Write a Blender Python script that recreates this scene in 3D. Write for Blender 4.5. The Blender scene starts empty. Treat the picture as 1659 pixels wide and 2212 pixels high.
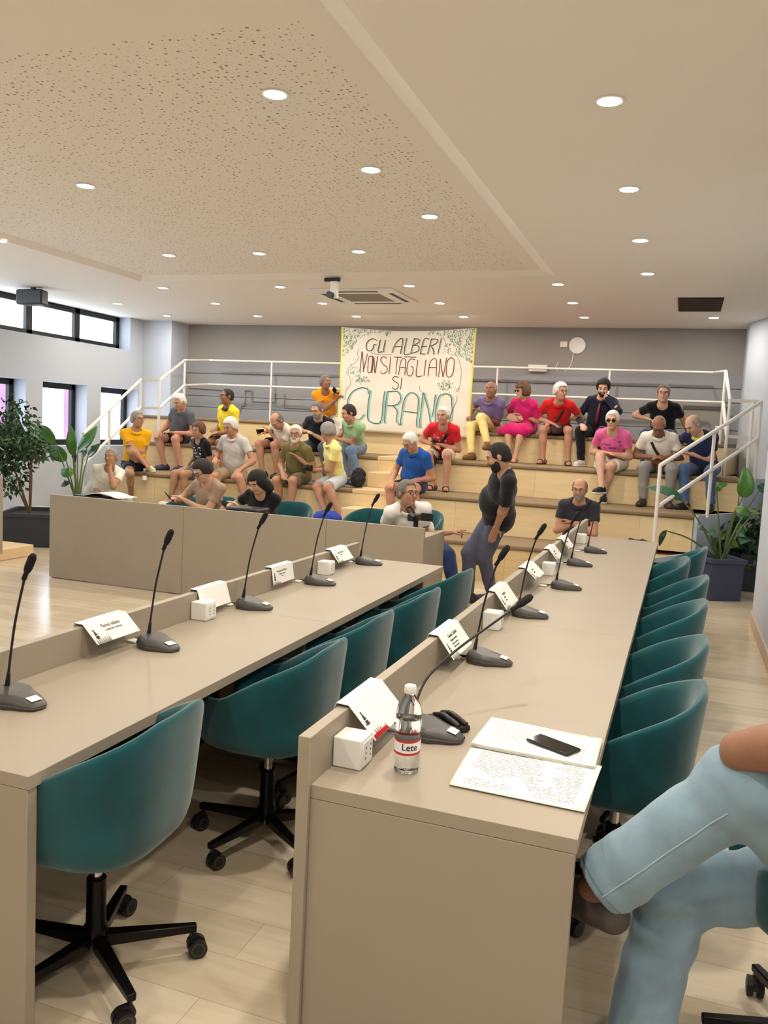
import bpy, bmesh, math, random
import numpy as np
from mathutils import Vector, Matrix
from mathutils.bvhtree import BVHTree

random.seed(7)
SC = bpy.context.scene
COL = SC.collection
PI = math.pi

# ------------------------------------------------------------------ camera, world, exposure
YAW, PITCH, ROLL, FPX, EYE = .339508, -.09983, .05089, 1806.05, 1.68
_F = Vector((-math.sin(YAW)*math.cos(PITCH), math.cos(YAW)*math.cos(PITCH), math.sin(PITCH)))
_r0 = Vector((math.cos(YAW), math.sin(YAW), 0)); _u0 = _r0.cross(_F)
_R = _r0*math.cos(ROLL)+_u0*math.sin(ROLL); _U = -_r0*math.sin(ROLL)+_u0*math.cos(ROLL)
cam = bpy.data.objects.new('camera', bpy.data.cameras.new('camera')); COL.objects.link(cam)
cam.matrix_world = Matrix(((_R.x, _U.x, -_F.x, 0), (_R.y, _U.y, -_F.y, 0), (_R.z, _U.z, -_F.z, EYE), (0, 0, 0, 1)))
cam.data.sensor_fit = 'HORIZONTAL'; cam.data.sensor_width = 36; cam.data.lens = 36*FPX/1659
cam.data.clip_start = .05; cam.data.clip_end = 200
SC.camera = cam
SC.view_settings.view_transform = 'Standard'; SC.view_settings.look = 'None'
SC.view_settings.gamma = 1; SC.view_settings.use_curve_mapping = False
SC.view_settings.exposure = 0.16
LAMP_W, LAMP_COL = 14.0, (1.0, .92, .80)
SKY = 8.0

def ray(px, py): return _F+_R*((px-829.5)/FPX)-_U*((py-1106)/FPX)
def at(px, py, x=None, y=None, z=None):
    """the point of the place that is seen at a pixel, on one known plane"""
    d = ray(px, py)
    t = x/d.x if x is not None else y/d.y if y is not None else (z-EYE)/d.z
    return Vector((0, 0, EYE))+d*t
def pix(p):
    v = Vector(p)-Vector((0, 0, EYE)); c = v.dot(_F)
    return 829.5+FPX*v.dot(_R)/c, 1106-FPX*v.dot(_U)/c
def xat(px, y, z):
    x = at(px, 1100, y=y).x
    for _ in range(4):
        p0 = pix((x, y, z))[0]; p1 = pix((x+.01, y, z))[0]; x += (px-p0)/(p1-p0)*.01
    return x

w = bpy.data.worlds.new('World'); SC.world = w; w.use_nodes = True
nt = w.node_tree; bg = nt.nodes['Background']
sky = nt.nodes.new('ShaderNodeTexSky'); sky.sky_type = 'HOSEK_WILKIE'; sky.turbidity = 6; sky.ground_albedo = .5
sky.sun_direction = (-.2, -.6, .77)
mx = nt.nodes.new('ShaderNodeMixRGB'); mx.inputs[0].default_value = .25
mx.inputs[1].default_value = (.86, .93, 1, 1)
nt.links.new(sky.outputs[0], mx.inputs[2]); nt.links.new(mx.outputs[0], bg.inputs[0])
bg.inputs[1].default_value = SKY

# ------------------------------------------------------------------ materials
def lin(c):
    c = [v/255 for v in c]
    return tuple(v/12.92 if v <= .04045 else ((v+.055)/1.055)**2.4 for v in c)+(1,)
MATS = {}
def mat(name, col=(200, 200, 200), rough=.5, metal=0, spec=.5, noise=0, nscale=20, bump=0, bscale=60, emit=None, estr=0, trans=0, ior=1.45, sheen=0, coat=0, sss=0, alpha=1):
    if name in MATS: return MATS[name]
    m = bpy.data.materials.new(name); m.use_nodes = True; t = m.node_tree; b = t.nodes['Principled BSDF']
    b.inputs['Base Color'].default_value = lin(col); b.inputs['Roughness'].default_value = rough
    b.inputs['Metallic'].default_value = metal; b.inputs['Specular IOR Level'].default_value = spec
    b.inputs['Transmission Weight'].default_value = trans; b.inputs['IOR'].default_value = ior
    b.inputs['Sheen Weight'].default_value = sheen; b.inputs['Coat Weight'].default_value = coat
    b.inputs['Subsurface Weight'].default_value = sss
    if sss: b.inputs['Subsurface Radius'].default_value = (.02, .01, .005)
    b.inputs['Alpha'].default_value = alpha
    if emit: b.inputs['Emission Color'].default_value = lin(emit); b.inputs['Emission Strength'].default_value = estr
    tc = t.nodes.new('ShaderNodeTexCoord')
    if noise:
        n = t.nodes.new('ShaderNodeTexNoise'); n.inputs['Scale'].default_value = nscale; n.inputs['Detail'].default_value = 4
        r = t.nodes.new('ShaderNodeMapRange'); r.inputs[3].default_value = 1-noise; r.inputs[4].default_value = 1+noise
        r.inputs[1].default_value = .3; r.inputs[2].default_value = .7
        v = t.nodes.new('ShaderNodeMixRGB'); v.blend_type = 'MULTIPLY'; v.inputs[0].default_value = 1; v.inputs[1].default_value = lin(col)
        t.links.new(tc.outputs['Object'], n.inputs['Vector']); t.links.new(n.outputs[0], r.inputs[0])
        t.links.new(r.outputs[0], v.inputs[2]); t.links.new(v.outputs[0], b.inputs['Base Color'])
    if bump:
        n = t.nodes.new('ShaderNodeTexNoise'); n.inputs['Scale'].default_value = bscale; n.inputs['Detail'].default_value = 5
        bp = t.nodes.new('ShaderNodeBump'); bp.inputs['Strength'].default_value = bump; bp.inputs['Distance'].default_value = .01
        t.links.new(tc.outputs['Object'], n.inputs['Vector']); t.links.new(n.outputs[0], bp.inputs['Height']); t.links.new(bp.outputs[0], b.inputs['Normal'])
    MATS[name] = m; return m

def planks(name, c1, c2, c3, L=1.3, W=.2, rough=.3, along='Y', joint=(120, 95, 65), grain=.35, spec=.5):
    """wood boards: brick layout, stretched grain"""
    m = bpy.data.materials.new(name); m.use_nodes = True; t = m.node_tree; b = t.nodes['Principled BSDF']
    b.inputs['Specular IOR Level'].default_value = spec
    tc = t.nodes.new('ShaderNodeTexCoord'); mp = t.nodes.new('ShaderNodeMapping')
    if along == 'Y': mp.inputs['Rotation'].default_value = (0, 0, PI/2)
    if along == 'XZ': mp.inputs['Rotation'].default_value = (PI/2, 0, 0)
    t.links.new(tc.outputs['Object'], mp.inputs[0])
    br = t.nodes.new('ShaderNodeTexBrick'); br.inputs['Scale'].default_value = 1; br.inputs['Mortar Size'].default_value = .0012
    br.inputs['Brick Width'].default_value = L; br.inputs['Row Height'].default_value = W; br.offset = .37
    br.inputs['Color1'].default_value = (0, 0, 0, 1); br.inputs['Color2'].default_value = (1, 1, 1, 1); br.inputs['Mortar'].default_value = (.5, .5, .5, 1)
    t.links.new(mp.outputs[0], br.inputs[0])
    s = t.nodes.new('ShaderNodeMapping'); s.inputs['Scale'].default_value = (1.2, 14, 14)
    t.links.new(mp.outputs[0], s.inputs[0])
    n = t.nodes.new('ShaderNodeTexNoise'); n.inputs['Scale'].default_value = 1.6; n.inputs['Detail'].default_value = 6; n.inputs['Distortion'].default_value = .6
    t.links.new(s.outputs[0], n.inputs[0])
    ad = t.nodes.new('ShaderNodeMath'); ad.operation = 'MULTIPLY_ADD'; ad.inputs[1].default_value = grain*2
    t.links.new(n.outputs[0], ad.inputs[0])
    bw = t.nodes.new('ShaderNodeMath'); bw.operation = 'MULTIPLY'; bw.inputs[1].default_value = 1-grain
    t.links.new(br.outputs[0], bw.inputs[0]); t.links.new(bw.outputs[0], ad.inputs[2])
    rp = t.nodes.new('ShaderNodeValToRGB'); e = rp.color_ramp.elements
    e[0].color = lin(c1); e[0].position = .15; e[1].color = lin(c3); e[1].position = 1.0
    k = e.new(.55); k.color = lin(c2)
    t.links.new(ad.outputs[0], rp.inputs[0])
    mj = t.nodes.new('ShaderNodeMixRGB'); mj.inputs[2].default_value = lin(joint)
    t.links.new(br.outputs['Fac'], mj.inputs[0]); t.links.new(rp.outputs[0], mj.inputs[1]); t.links.new(mj.outputs[0], b.inputs['Base Color'])
    rr = t.nodes.new('ShaderNodeMapRange'); rr.inputs[3].default_value = rough*.75; rr.inputs[4].default_value = rough*1.3
    t.links.new(n.outputs[0], rr.inputs[0]); t.links.new(rr.outputs[0], b.inputs['Roughness'])
    MATS[name] = m; return m

WHITE = mat('wall_paint', (188, 195, 206), .7, bump=.04, bscale=120)
CEIL = mat('ceiling_paint', (240, 234, 224), .75, bump=.03, bscale=90)
TAUPE = mat('taupe_laminate', (159, 148, 131), .42, noise=.02, nscale=3, spec=.3)
TAUPE2 = mat('taupe_edge', (156, 142, 124), .35)
TEAL = mat('teal_velvet', (6, 72, 78), .75, noise=.22, nscale=7, sheen=.35, bump=.05, bscale=300, spec=.2)
BLACKM = mat('black_metal', (18, 17, 17), .28, metal=.6)
BLACKP = mat('black_plastic', (24, 24, 25), .4)
GREYP = mat('dark_grey_plastic', (66, 64, 62), .38, noise=.05, nscale=30)
SILVER = mat('satin_silver', (120, 116, 110), .3, metal=.7)
CHROME = mat('chrome', (200, 200, 200), .12, metal=1)
WHITEP = mat('white_plastic', (232, 230, 224), .35)
PAPER = mat('paper', (238, 236, 230), .8)
FRAME = mat('window_frame_black', (14, 16, 20), .4)
RAIL = mat('white_enamel', (228, 224, 216), .35)
GLASS = mat('window_glass', (240, 248, 255), .02, trans=1, ior=1.02, spec=.3)

# ------------------------------------------------------------------ mesh helpers
class MB:
    def __init__(s): s.v = []; s.f = []; s.mi = []; s.cur = 0
    def add(s, vs, fs):
        o = len(s.v); s.v += [tuple(v) for v in vs]; s.f += [tuple(i+o for i in f) for f in fs]; s.mi += [s.cur]*len(fs); return s
    def box(s, lo, hi, M=None):
        x0, y0, z0 = lo; x1, y1, z1 = hi
        vs = [Vector(p) for p in ((x0, y0, z0), (x1, y0, z0), (x1, y1, z0), (x0, y1, z0), (x0, y0, z1), (x1, y0, z1), (x1, y1, z1), (x0, y1, z1))]
        if M: vs = [M@v for v in vs]
        return s.add(vs, [(0, 3, 2, 1), (4, 5, 6, 7), (0, 1, 5, 4), (1, 2, 6, 5), (2, 3, 7, 6), (3, 0, 4, 7)])
    def prism(s, poly, z0, z1):
        n = len(poly)
        vs = [(x, y, z0) for x, y in poly]+[(x, y, z1) for x, y in poly]
        return s.add(vs, [tuple(range(n-1, -1, -1)), tuple(range(n, 2*n))]+[(i, (i+1) % n, (i+1) % n+n, i+n) for i in range(n)])
    def tube(s, pts, r, n=8, caps=True):
        pts = [Vector(p) for p in pts]; m = len(pts)
        rs = r if isinstance(r, (list, tuple)) else [r]*m
        vs = []; up = None
        for i, p in enumerate(pts):
            d = (pts[min(i+1, m-1)]-pts[max(i-1, 0)]).normalized()
            if up is None: up = Vector((0, 0, 1)) if abs(d.z) < .9 else Vector((1, 0, 0))
            a = d.cross(up).normalized(); up = a.cross(d).normalized(); b = up
            vs += [p+(a*math.cos(2*PI*k/n)+b*math.sin(2*PI*k/n))*rs[i] for k in range(n)]
        fs = [(i*n+k, i*n+(k+1) % n, (i+1)*n+(k+1) % n, (i+1)*n+k) for i in range(m-1) for k in range(n)]
        if caps: fs += [tuple(range(n-1, -1, -1)), tuple(range((m-1)*n, m*n))]
        return s.add(vs, fs)
    def lathe(s, prof, c=(0, 0, 0), n=24, M=None, caps=True):
        c = Vector(c); vs = []
        for r, z in prof:
            for k in range(n):
                v = Vector((r*math.cos(2*PI*k/n), r*math.sin(2*PI*k/n), z))
                vs.append((M@v if M else v)+c)
        m = len(prof)
        fs = [(i*n+k, i*n+(k+1) % n, (i+1)*n+(k+1) % n, (i+1)*n+k) for i in range(m-1) for k in range(n)]
        if caps: fs += [tuple(range(n-1, -1, -1)), tuple(range((m-1)*n, m*n))]
        return s.add(vs, fs)
    def ball(s, c, r, n=12, M=None):
        r = r if isinstance(r, (tuple, list)) else (r, r, r); c = Vector(c); vs = []; fs = []
        m = n//2
        for i in range(m+1):
            a = PI*i/m
            for k in range(n):
                b = 2*PI*k/n; v = Vector((r[0]*math.sin(a)*math.cos(b), r[1]*math.sin(a)*math.sin(b), -r[2]*math.cos(a)))
                vs.append((M@v if M else v)+c)
        for i in range(m):
            for k in range(n): fs.append((i*n+k, i*n+(k+1) % n, (i+1)*n+(k+1) % n, (i+1)*n+k))
        return s.add(vs, fs)
    def build(s, name, mats, parent=None, smooth=True, bevel=0, off=None, segs=2):
        me = bpy.data.meshes.new(name)
        vs = s.v
        if off is not None: vs = [(v[0]-off[0], v[1]-off[1], v[2]-off[2]) for v in vs]
        me.from_pydata(vs, [], s.f)
        for m in (mats if isinstance(mats, (list, tuple)) else [mats]): me.materials.append(m)
        if s.mi and max(s.mi): me.polygons.foreach_set('material_index', s.mi)
        bm = bmesh.new(); bm.from_mesh(me); bmesh.ops.remove_doubles(bm, verts=bm.verts, dist=1e-6)
        bmesh.ops.recalc_face_normals(bm, faces=bm.faces); bm.to_mesh(me); bm.free()
        if smooth:
            me.polygons.foreach_set('use_smooth', [True]*len(me.polygons))
            try: me.set_sharp_from_angle(angle=math.radians(38))
            except Exception: pass
        o = bpy.data.objects.new(name, me); COL.objects.link(o)
        if parent: o.parent = parent
        if bevel:
            b = o.modifiers.new('bevel', 'BEVEL'); b.width = bevel; b.segments = segs; b.limit_method = 'ANGLE'; b.harden_normals = False
        return o

def tag(o, label=None, cat=None, group=None, kind=None):
    if label: o['label'] = label
    if cat: o['category'] = cat
    if group: o['group'] = group
    if kind: o['kind'] = kind
    return o
def thing(name, label, cat, loc=(0, 0, 0), rz=0, group=None):
    o = bpy.data.objects.new(name, None); COL.objects.link(o); o.location = loc; o.rotation_euler = (0, 0, rz); o.empty_display_size = .1
    return tag(o, label, cat, group)
def struct(name, mb, m, parent=None, **k):
    o = mb.build(name, m, parent, **k)
    if not parent: o['kind'] = 'structure'
    return o
def copy_tree(o, parent=None):
    c = o.copy(); COL.objects.link(c)
    if parent: c.parent = parent
    for ch in list(o.children): copy_tree(ch, c)
    return c
def text_mesh(body, size, mt, parent, name='printed_text', M=None, bold=0, sx=1):
    cu = bpy.data.curves.new(name, 'FONT'); cu.body = body; cu.size = size; cu.extrude = .0002; cu.offset = bold
    t = bpy.data.objects.new('tmp', cu); COL.objects.link(t)
    dg = bpy.context.evaluated_depsgraph_get(); me = bpy.data.meshes.new_from_object(t.evaluated_get(dg))
    bpy.data.objects.remove(t)
    me.transform(Matrix.Diagonal((sx, 1, 1, 1)))
    if M: me.transform(M)
    me.materials.clear(); me.materials.append(mt)
    o = bpy.data.objects.new(name, me); COL.objects.link(o); o.parent = parent; return o
def spline(pts, n=8):
    """Catmull-Rom through the points"""
    P = [Vector(p) for p in pts]; P = [2*P[0]-P[1]]+P+[2*P[-1]-P[-2]]; out = []
    for i in range(1, len(P)-2):
        for k in range(n):
            t = k/n; a, b, c, d = P[i-1:i+3]
            out.append(.5*((2*b)+(c-a)*t+(2*a-5*b+4*c-d)*t*t+(3*b-a-3*c+d)*t**3))
    out.append(P[-2]); return out

# ------------------------------------------------------------------ the room
CZ = 3.36; YB = 13.25; XL = -9.2
FLOOR = planks('floor_boards', (174, 156, 130), (196, 180, 154), (212, 198, 174), L=1.2, W=.2, rough=.2, along='X', joint=(172, 150, 122), grain=.5, spec=.5)
OAK = planks('oak_boards', (204, 176, 128), (222, 196, 148), (232, 210, 164), L=2.2, W=.43, rough=.45, along='XZ', joint=(150, 118, 78), grain=.45, spec=.35)
OAKL = mat('oak_edge', (222, 194, 150), .45, noise=.05, nscale=9)
PAD = mat('taupe_tread', (134, 114, 86), .75, noise=.05, nscale=6)
SKIRT = mat('skirting', (190, 172, 148), .45)
BACKW = mat('back_wall_taupe', (146, 141, 137), .7, noise=.02, nscale=2)
SLAT = mat('slat_panel', (142, 143, 147), .6)

struct('floor', MB().box((-9.6, -3.6, -.2), (3.4, 13.4, 0)), FLOOR, smooth=False)

# ceiling: flat, with one shallow raised field that is perforated
def perforated():
    m = bpy.data.materials.new('perforated_ceiling'); m.use_nodes = True; t = m.node_tree; b = t.nodes['Principled BSDF']
    b.inputs['Roughness'].default_value = .75
    tc = t.nodes.new('ShaderNodeTexCoord'); v = t.nodes.new('ShaderNodeTexVoronoi'); v.voronoi_dimensions = '2D'; v.inputs['Scale'].default_value = 27
    t.links.new(tc.outputs['Object'], v.inputs['Vector'])
    sc = t.nodes.new('ShaderNodeSeparateColor'); t.links.new(v.outputs['Color'], sc.inputs[0])
    pw = t.nodes.new('ShaderNodeMath'); pw.operation = 'POWER'; pw.inputs[1].default_value = 2.6; t.links.new(sc.outputs[0], pw.inputs[0])
    r = t.nodes.new('ShaderNodeMath'); r.operation = 'MULTIPLY_ADD'; r.inputs[1].default_value = .20; r.inputs[2].default_value = .055
    t.links.new(pw.outputs[0], r.inputs[0])
    lt = t.nodes.new('ShaderNodeMath'); lt.operation = 'LESS_THAN'; t.links.new(v.outputs['Distance'], lt.inputs[0]); t.links.new(r.outputs[0], lt.inputs[1])
    sx = t.nodes.new('ShaderNodeSeparateXYZ'); t.links.new(tc.outputs['Object'], sx.inputs[0])
    a = t.nodes.new('ShaderNodeMath'); a.operation = 'LESS_THAN'; a.inputs[1].default_value = -1.70; t.links.new(sx.outputs[0], a.inputs[0])
    c = t.nodes.new('ShaderNodeMath'); c.operation = 'GREATER_THAN'; c.inputs[1].default_value = 3.40; t.links.new(sx.outputs[1], c.inputs[0])
    m1 = t.nodes.new('ShaderNodeMath'); m1.operation = 'MULTIPLY'; t.links.new(a.outputs[0], m1.inputs[0]); t.links.new(c.outputs[0], m1.inputs[1])
    m2 = t.nodes.new('ShaderNodeMath'); m2.operation = 'MULTIPLY'; t.links.new(m1.outputs[0], m2.inputs[0]); t.links.new(lt.outputs[0], m2.inputs[1])
    mx = t.nodes.new('ShaderNodeMixRGB'); mx.inputs[1].default_value = lin((236, 230, 219)); mx.inputs[2].default_value = lin((160, 148, 128))
    t.links.new(m2.outputs[0], mx.inputs[0]); t.links.new(mx.outputs[0], b.inputs['Base Color']); return m
RX0, RX1, RY0, RY1, RD = -6.6, -1.42, -2.5, 9.05, .045
c = MB()
out = [(-9.6, -3.6), (3.4, -3.6), (3.4, 13.4), (-9.6, 13.4)]; inn = [(RX0, RY0), (RX1, RY0), (RX1, RY1), (RX0, RY1)]
g = .13; rec = [(RX0+g, RY0+g), (RX1-g, RY0+g), (RX1-g, RY1-g), (RX0+g, RY1-g)]
vs = [(x, y, CZ) for x, y in out]+[(x, y, CZ) for x, y in inn]+[(x, y, CZ+RD) for x, y in rec]+[(x, y, CZ+.3) for x, y in out]
c.add(vs, [(i, (i+1) % 4, (i+1) % 4+4, i+4) for i in range(4)]+[(i+4, (i+1) % 4+4, (i+1) % 4+8, i+8) for i in range(4)]+[(12, 13, 14, 15)]+[(i, (i+1) % 4, (i+1) % 4+12, i+12) for i in range(4)])
c.cur = 1; c.add(vs, [(8, 9, 10, 11)])
struct('ceiling', c, [CEIL, perforated()], smooth=False)

def wall_x(name, x0, x1, y0, y1, holes, m=WHITE, z1=CZ):
    """a wall between x0 and x1 running along y with rectangular holes (ya,yb,za,zb)"""
    ys = sorted({y0, y1}|{h[0] for h in holes}|{h[1] for h in holes}); zs = sorted({0, z1}|{h[2] for h in holes}|{h[3] for h in holes})
    b = MB()
    for i in range(len(ys)-1):
        for k in range(len(zs)-1):
            cy, cz = (ys[i]+ys[i+1])/2, (zs[k]+zs[k+1])/2
            if not any(h[0] < cy < h[1] and h[2] < cz < h[3] for h in holes): b.box((x0, ys[i], zs[k]), (x1, ys[i+1], zs[k+1]))
    return struct(name, b, m, smooth=False)
low = [(11.62-1.345*i, 12.62-1.345*i, 1.15, 2.13) for i in range(7)]
wall_x('wall_left', XL-.32, XL, -3.6, 12.8, [(2.0, 12.37, 2.80, CZ)]+low)
MULL = [12.37, 11.30, 10.24, 9.18, 8.12, 7.06, 6.0, 4.94, 3.88, 2.82, 2.0]
wi = 1
def window(y0, y1, z0, z1, divs=()):
    global wi
    root = bpy.data.objects.new('window_%d' % wi, None); COL.objects.link(root); root.location = (XL-.26, y0, z0); root['kind'] = 'structure'; wi += 1
    x = XL-.26; f = MB(); t = .09
    f.box((x-.04, y0, z0), (x+.03, y0+t, z1)).box((x-.04, y1-t, z0), (x+.03, y1, z1)).box((x-.04, y0, z0), (x+.03, y1, z0+t)).box((x-.04, y0, z1-t), (x+.03, y1, z1))
    for d in divs: f.box((x-.04, d-.06, z0), (x+.03, d+.06, z1))
    f.build('window_frame', FRAME, root, off=root.location, bevel=.006)
    MB().box((x-.012, y0+t, z0+t), (x-.006, y1-t, z1-t)).build('window_pane', GLASS, root, off=root.location, smooth=False)
for h in low: window(*h)
window(2.0, 12.37, 2.80, CZ, MULL[1:-1])
PINK = mat('pink_render', (206, 150, 178), .8)
for k in range(4):
    y = 13.2-1.44*k
    struct('trim_%d' % (k+1), MB().box((-10.2, y-.09, -.2), (-10.0, y+.09, 2.5)), PINK, smooth=False)
# portal for the daylight at the left wall
for nm, (y0, y1, z0, z1) in (('high', (2, 12.37, 2.8, 3.36)), ('low', (3.5, 12.62, 1.15, 2.13))):
    L = bpy.data.lights.new('daylight_portal_'+nm, 'AREA'); L.shape = 'RECTANGLE'; L.size = z1-z0; L.size_y = y1-y0; L.cycles.is_portal = True
    o = bpy.data.objects.new('daylight_portal_'+nm, L); COL.objects.link(o); o.location = (XL-.33, (y0+y1)/2, (z0+z1)/2); o.rotation_euler = (0, -PI/2, 0)

struct('trim_5', MB().box((-9.5, 12.72, 0), (-8.6, 13.5, CZ)), WHITE, smooth=False)
b = MB().box((-8.7, YB, 0), (1.0, YB+.2, CZ))
struct('wall_back', b, BACKW, smooth=False)
b = MB(); z = 1.70
while z < 2.66:
    b.box((-8.6, YB-.035, z), (.71, YB+.01, z+.192)); z += .2
struct('trim_6', b, SLAT, smooth=False, bevel=.004)
s = 4.1475
def q(*pts): return [at(360+x/s, 690+y/s, y=YB-.05) for x, y in pts]
RELIEF = mat('grey_relief', (142, 140, 140), .5)
for k, pl in enumerate([q((125, 640), (125, 550), (150, 520), (175, 515), (200, 560), (202, 610), (525, 632)), q((650, 835), (668, 775), (697, 772), (700, 640), (760, 640), (762, 732), (920, 738), (968, 742), (968, 665)), q((1050, 670), (1052, 787), (1400, 803)),
                        [at(x, y, y=YB-.05) for x, y in ((1078, 889), (1100, 872), (1160, 874), (1172, 888))]]):
    struct('trim_%d' % (7+k), MB().tube(pl, .014, 6), RELIEF)
# right side: alcove wall, pillar, the wider near part
b = MB().prism([(.71, YB+.1), (.71, 12.6), (1.25, 10.9), (1.25, 8.5), (1.5, 8.5), (1.5, YB+.1)], 0, CZ)
struct('wall_right', b, WHITE, smooth=False)
struct('wall_near_right', MB().box((.74, 6.0, 0), (1.5, 8.63, CZ)).box((3.2, -3.6, 0), (3.4, 6.2, CZ)).box((1.2, 6.0, 0), (3.4, 6.2, CZ)), WHITE, smooth=False)
struct('wall_front', MB().box((-9.6, -3.6, 0), (3.4, -3.4, CZ)), WHITE, smooth=False)
struct('baseboard_right', MB().box((.722, 5.98, 0), (.742, 8.655, .12)).box((.73, 8.62, 0), (1.25, 8.64, .12)), SKIRT, bevel=.004)
struct('baseboard_left', MB().box((XL-.005, -3.4, .24), (XL+.018, 9.2, .36)), SKIRT, bevel=.004)
struct('trim_11', MB().box((XL, 4.0, 0), (-8.0, 10.2, .24)), mat('pale_ledge', (214, 204, 188), .5), bevel=.01)

# downlights ------------------------------------------------------------------
LED = mat('lamp_glow', (255, 250, 238), .5, emit=(255, 244, 222), estr=14)
def downlight(x, y, z, label, group, gain=1.0):
    t = thing('downlight', label, 'ceiling light', (x, y, z), 0, group)
    MB().lathe([(.062, 0), (.078, 0), (.08, -.004), (.076, -.008), (.062, -.006)], n=28, caps=False).build('trim_ring', WHITEP, t)
    MB().lathe([(.0, -.005), (.062, -.005), (.062, -.001), (0, -.001)], n=28).build('diffuser', LED, t)
    L = bpy.data.lights.new('downlight_lamp', 'AREA'); L.shape = 'DISK'; L.size = .11; L.energy = LAMP_W*gain; L.color = LAMP_COL; L.spread = PI
    o = bpy.data.objects.new('downlight_lamp', L); COL.objects.link(o); o.parent = t; o.location = (0, 0, -.009)
    return t
rows = [('column nearest the right wall', -.49), ('second column from the right wall', -1.46), ('third column from the right wall', -3.19), ('fourth column from the right wall', -4.88), ('fifth column from the right wall', -6.58), ('column nearest the windows', -8.28)]
nthY = {9.52: 'third from last', 10.82: 'last but one', 12.1: 'last'}
for nm, x in rows[1:]:
    for y in (9.52, 10.82, 12.1):
        if x < -8 and y < 10: continue
        downlight(x, y, CZ, 'downlight %s in the %s' % (nthY[y], nm), 'downlights over the tiered seating')
downlight(.23, 12.09, CZ, 'round downlight alone in the far right corner behind the dark vent', 'downlights over the tiered seating')
for y, n in ((4.45, 'largest and nearest'), (5.99, 'second nearest'), (7.5, 'third nearest'), (8.97, 'farthest')):
    downlight(-.49, y, CZ, 'downlight in the smooth right-hand ceiling, %s of its row of four' % n, 'downlights in the smooth ceiling')
RC = CZ+RD
for px, py, n in ((594, 203, 'large round downlight in the perforated ceiling, nearest of three in a slanting row'), (801, 366, 'round downlight in the perforated ceiling, middle of three in a slanting row'),
                  (928, 467, 'round downlight in the perforated ceiling, farthest of three in a slanting row'), (185, 401, 'round downlight alone in the left of the perforated ceiling'),
                  (365, 551, 'downlight in the perforated ceiling, leftmost of three level with each other'), (560, 547, 'downlight in the perforated ceiling, middle of three level with each other'),
                  (775, 543, 'downlight in the perforated ceiling, rightmost of three level with each other'), (0, 510, 'downlight cut by the left edge of the photo')):
    p = at(px, py, z=RC); downlight(p.x, p.y, RC if p.x > RX0+.2 else CZ, n, 'downlights in the perforated ceiling')
for k, (x, y) in enumerate(((-2.3, 2.75), (-.49, 2.9), (-4.3, 2.6), (-.49, 1.2), (-2.3, .9), (-4.3, .6), (1.6, 3.5), (1.6, .8), (-6.2, 2.6), (-6.2, .4), (-2.3, -1.2), (1.2, -1.4), (-5, -1.4))):  # unseen lamps added, with gains set to light the near floor and desk fronts
    downlight(x, y, CZ+RD if RX0+.2 < x < RX1-.2 and y > RY0+.2 else CZ, 'added round downlight overhead, out of view, lighting the near part of the room', 'added downlights out of view', .55 if x < -2 and y > .5 else 1.9)

# ceiling fittings ------------------------------------------------------------------
t = thing('air_conditioner', 'white square ceiling cassette air conditioner with slots and a grille', 'air conditioner', (-4.0, 10.2, CZ))
w2 = .57
MB().lathe([(w2*1.35, -.0), (w2*1.35, -.018), (w2*1.2, -.03), (0.0, -.03)], n=4, M=Matrix.Rotation(PI/4, 4, 'Z')).build('panel', WHITEP, t, bevel=.006)
b = MB()
for k in range(9): b.box((-.3, -.3+k*.066, -.036), (.3, -.27+k*.066, -.029))
b.build('grille', mat('grille_grey', (150, 140, 128), .6), t)
for k in range(4):
    M = Matrix.Rotation(k*PI/2, 4, 'Z'); MB().box((-.33, .43, -.034), (.33, .48, -.028), M).build('air_slot', mat('slot_dark', (60, 54, 48), .6), t)
p = at(722, 605, z=CZ-.02)
t = thing('ceiling_camera', 'small white bracket camera with black lens hanging before the air conditioner', 'camera', (p.x-.02, p.y, CZ)); t.scale = (.75, .75, .75)
MB().box((-.13, -.03, -.05), (.12, .03, 0)).build('mount', BLACKP, t, bevel=.004)
MB().box((-.03, -.03, -.3), (.09, .05, -.04)).build('arm', WHITEP, t, bevel=.01)
MB().tube([(0, -.12, -.26), (0, .02, -.26)], .05, 16).build('lens', BLACKP, t)
t = thing('ceiling_vent', 'dark recessed rectangular ceiling vent near the right corner', 'vent', (.04, 10.95, CZ))
MB().box((-.25, -.5, -.012), (.25, .5, -.002)).build('opening', mat('vent_dark', (52, 38, 32), .7), t)
b = MB()
for k in range(7): b.box((-.25, -.46+k*.15, -.02), (.25, -.43+k*.15, -.011))
b.build('louvre', mat('vent_dark2', (70, 52, 44), .6), t)
p = at(72, 634, x=-8.6)
t = thing('loudspeaker', 'dark grey loudspeaker hung under the ceiling before the high window', 'loudspeaker', p); t.scale = (.8, .8, .8)
MB().prism([(-.28, -.12), (.28, -.12), (.2, .14), (-.2, .14)], -.2, .06).build('cabinet', mat('speaker_grey', (52, 54, 60), .5), t, bevel=.03)
MB().box((-.03, -.03, .05), (.03, .03, (CZ-p.z)/.8)).build('bracket', BLACKP, t)
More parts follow.
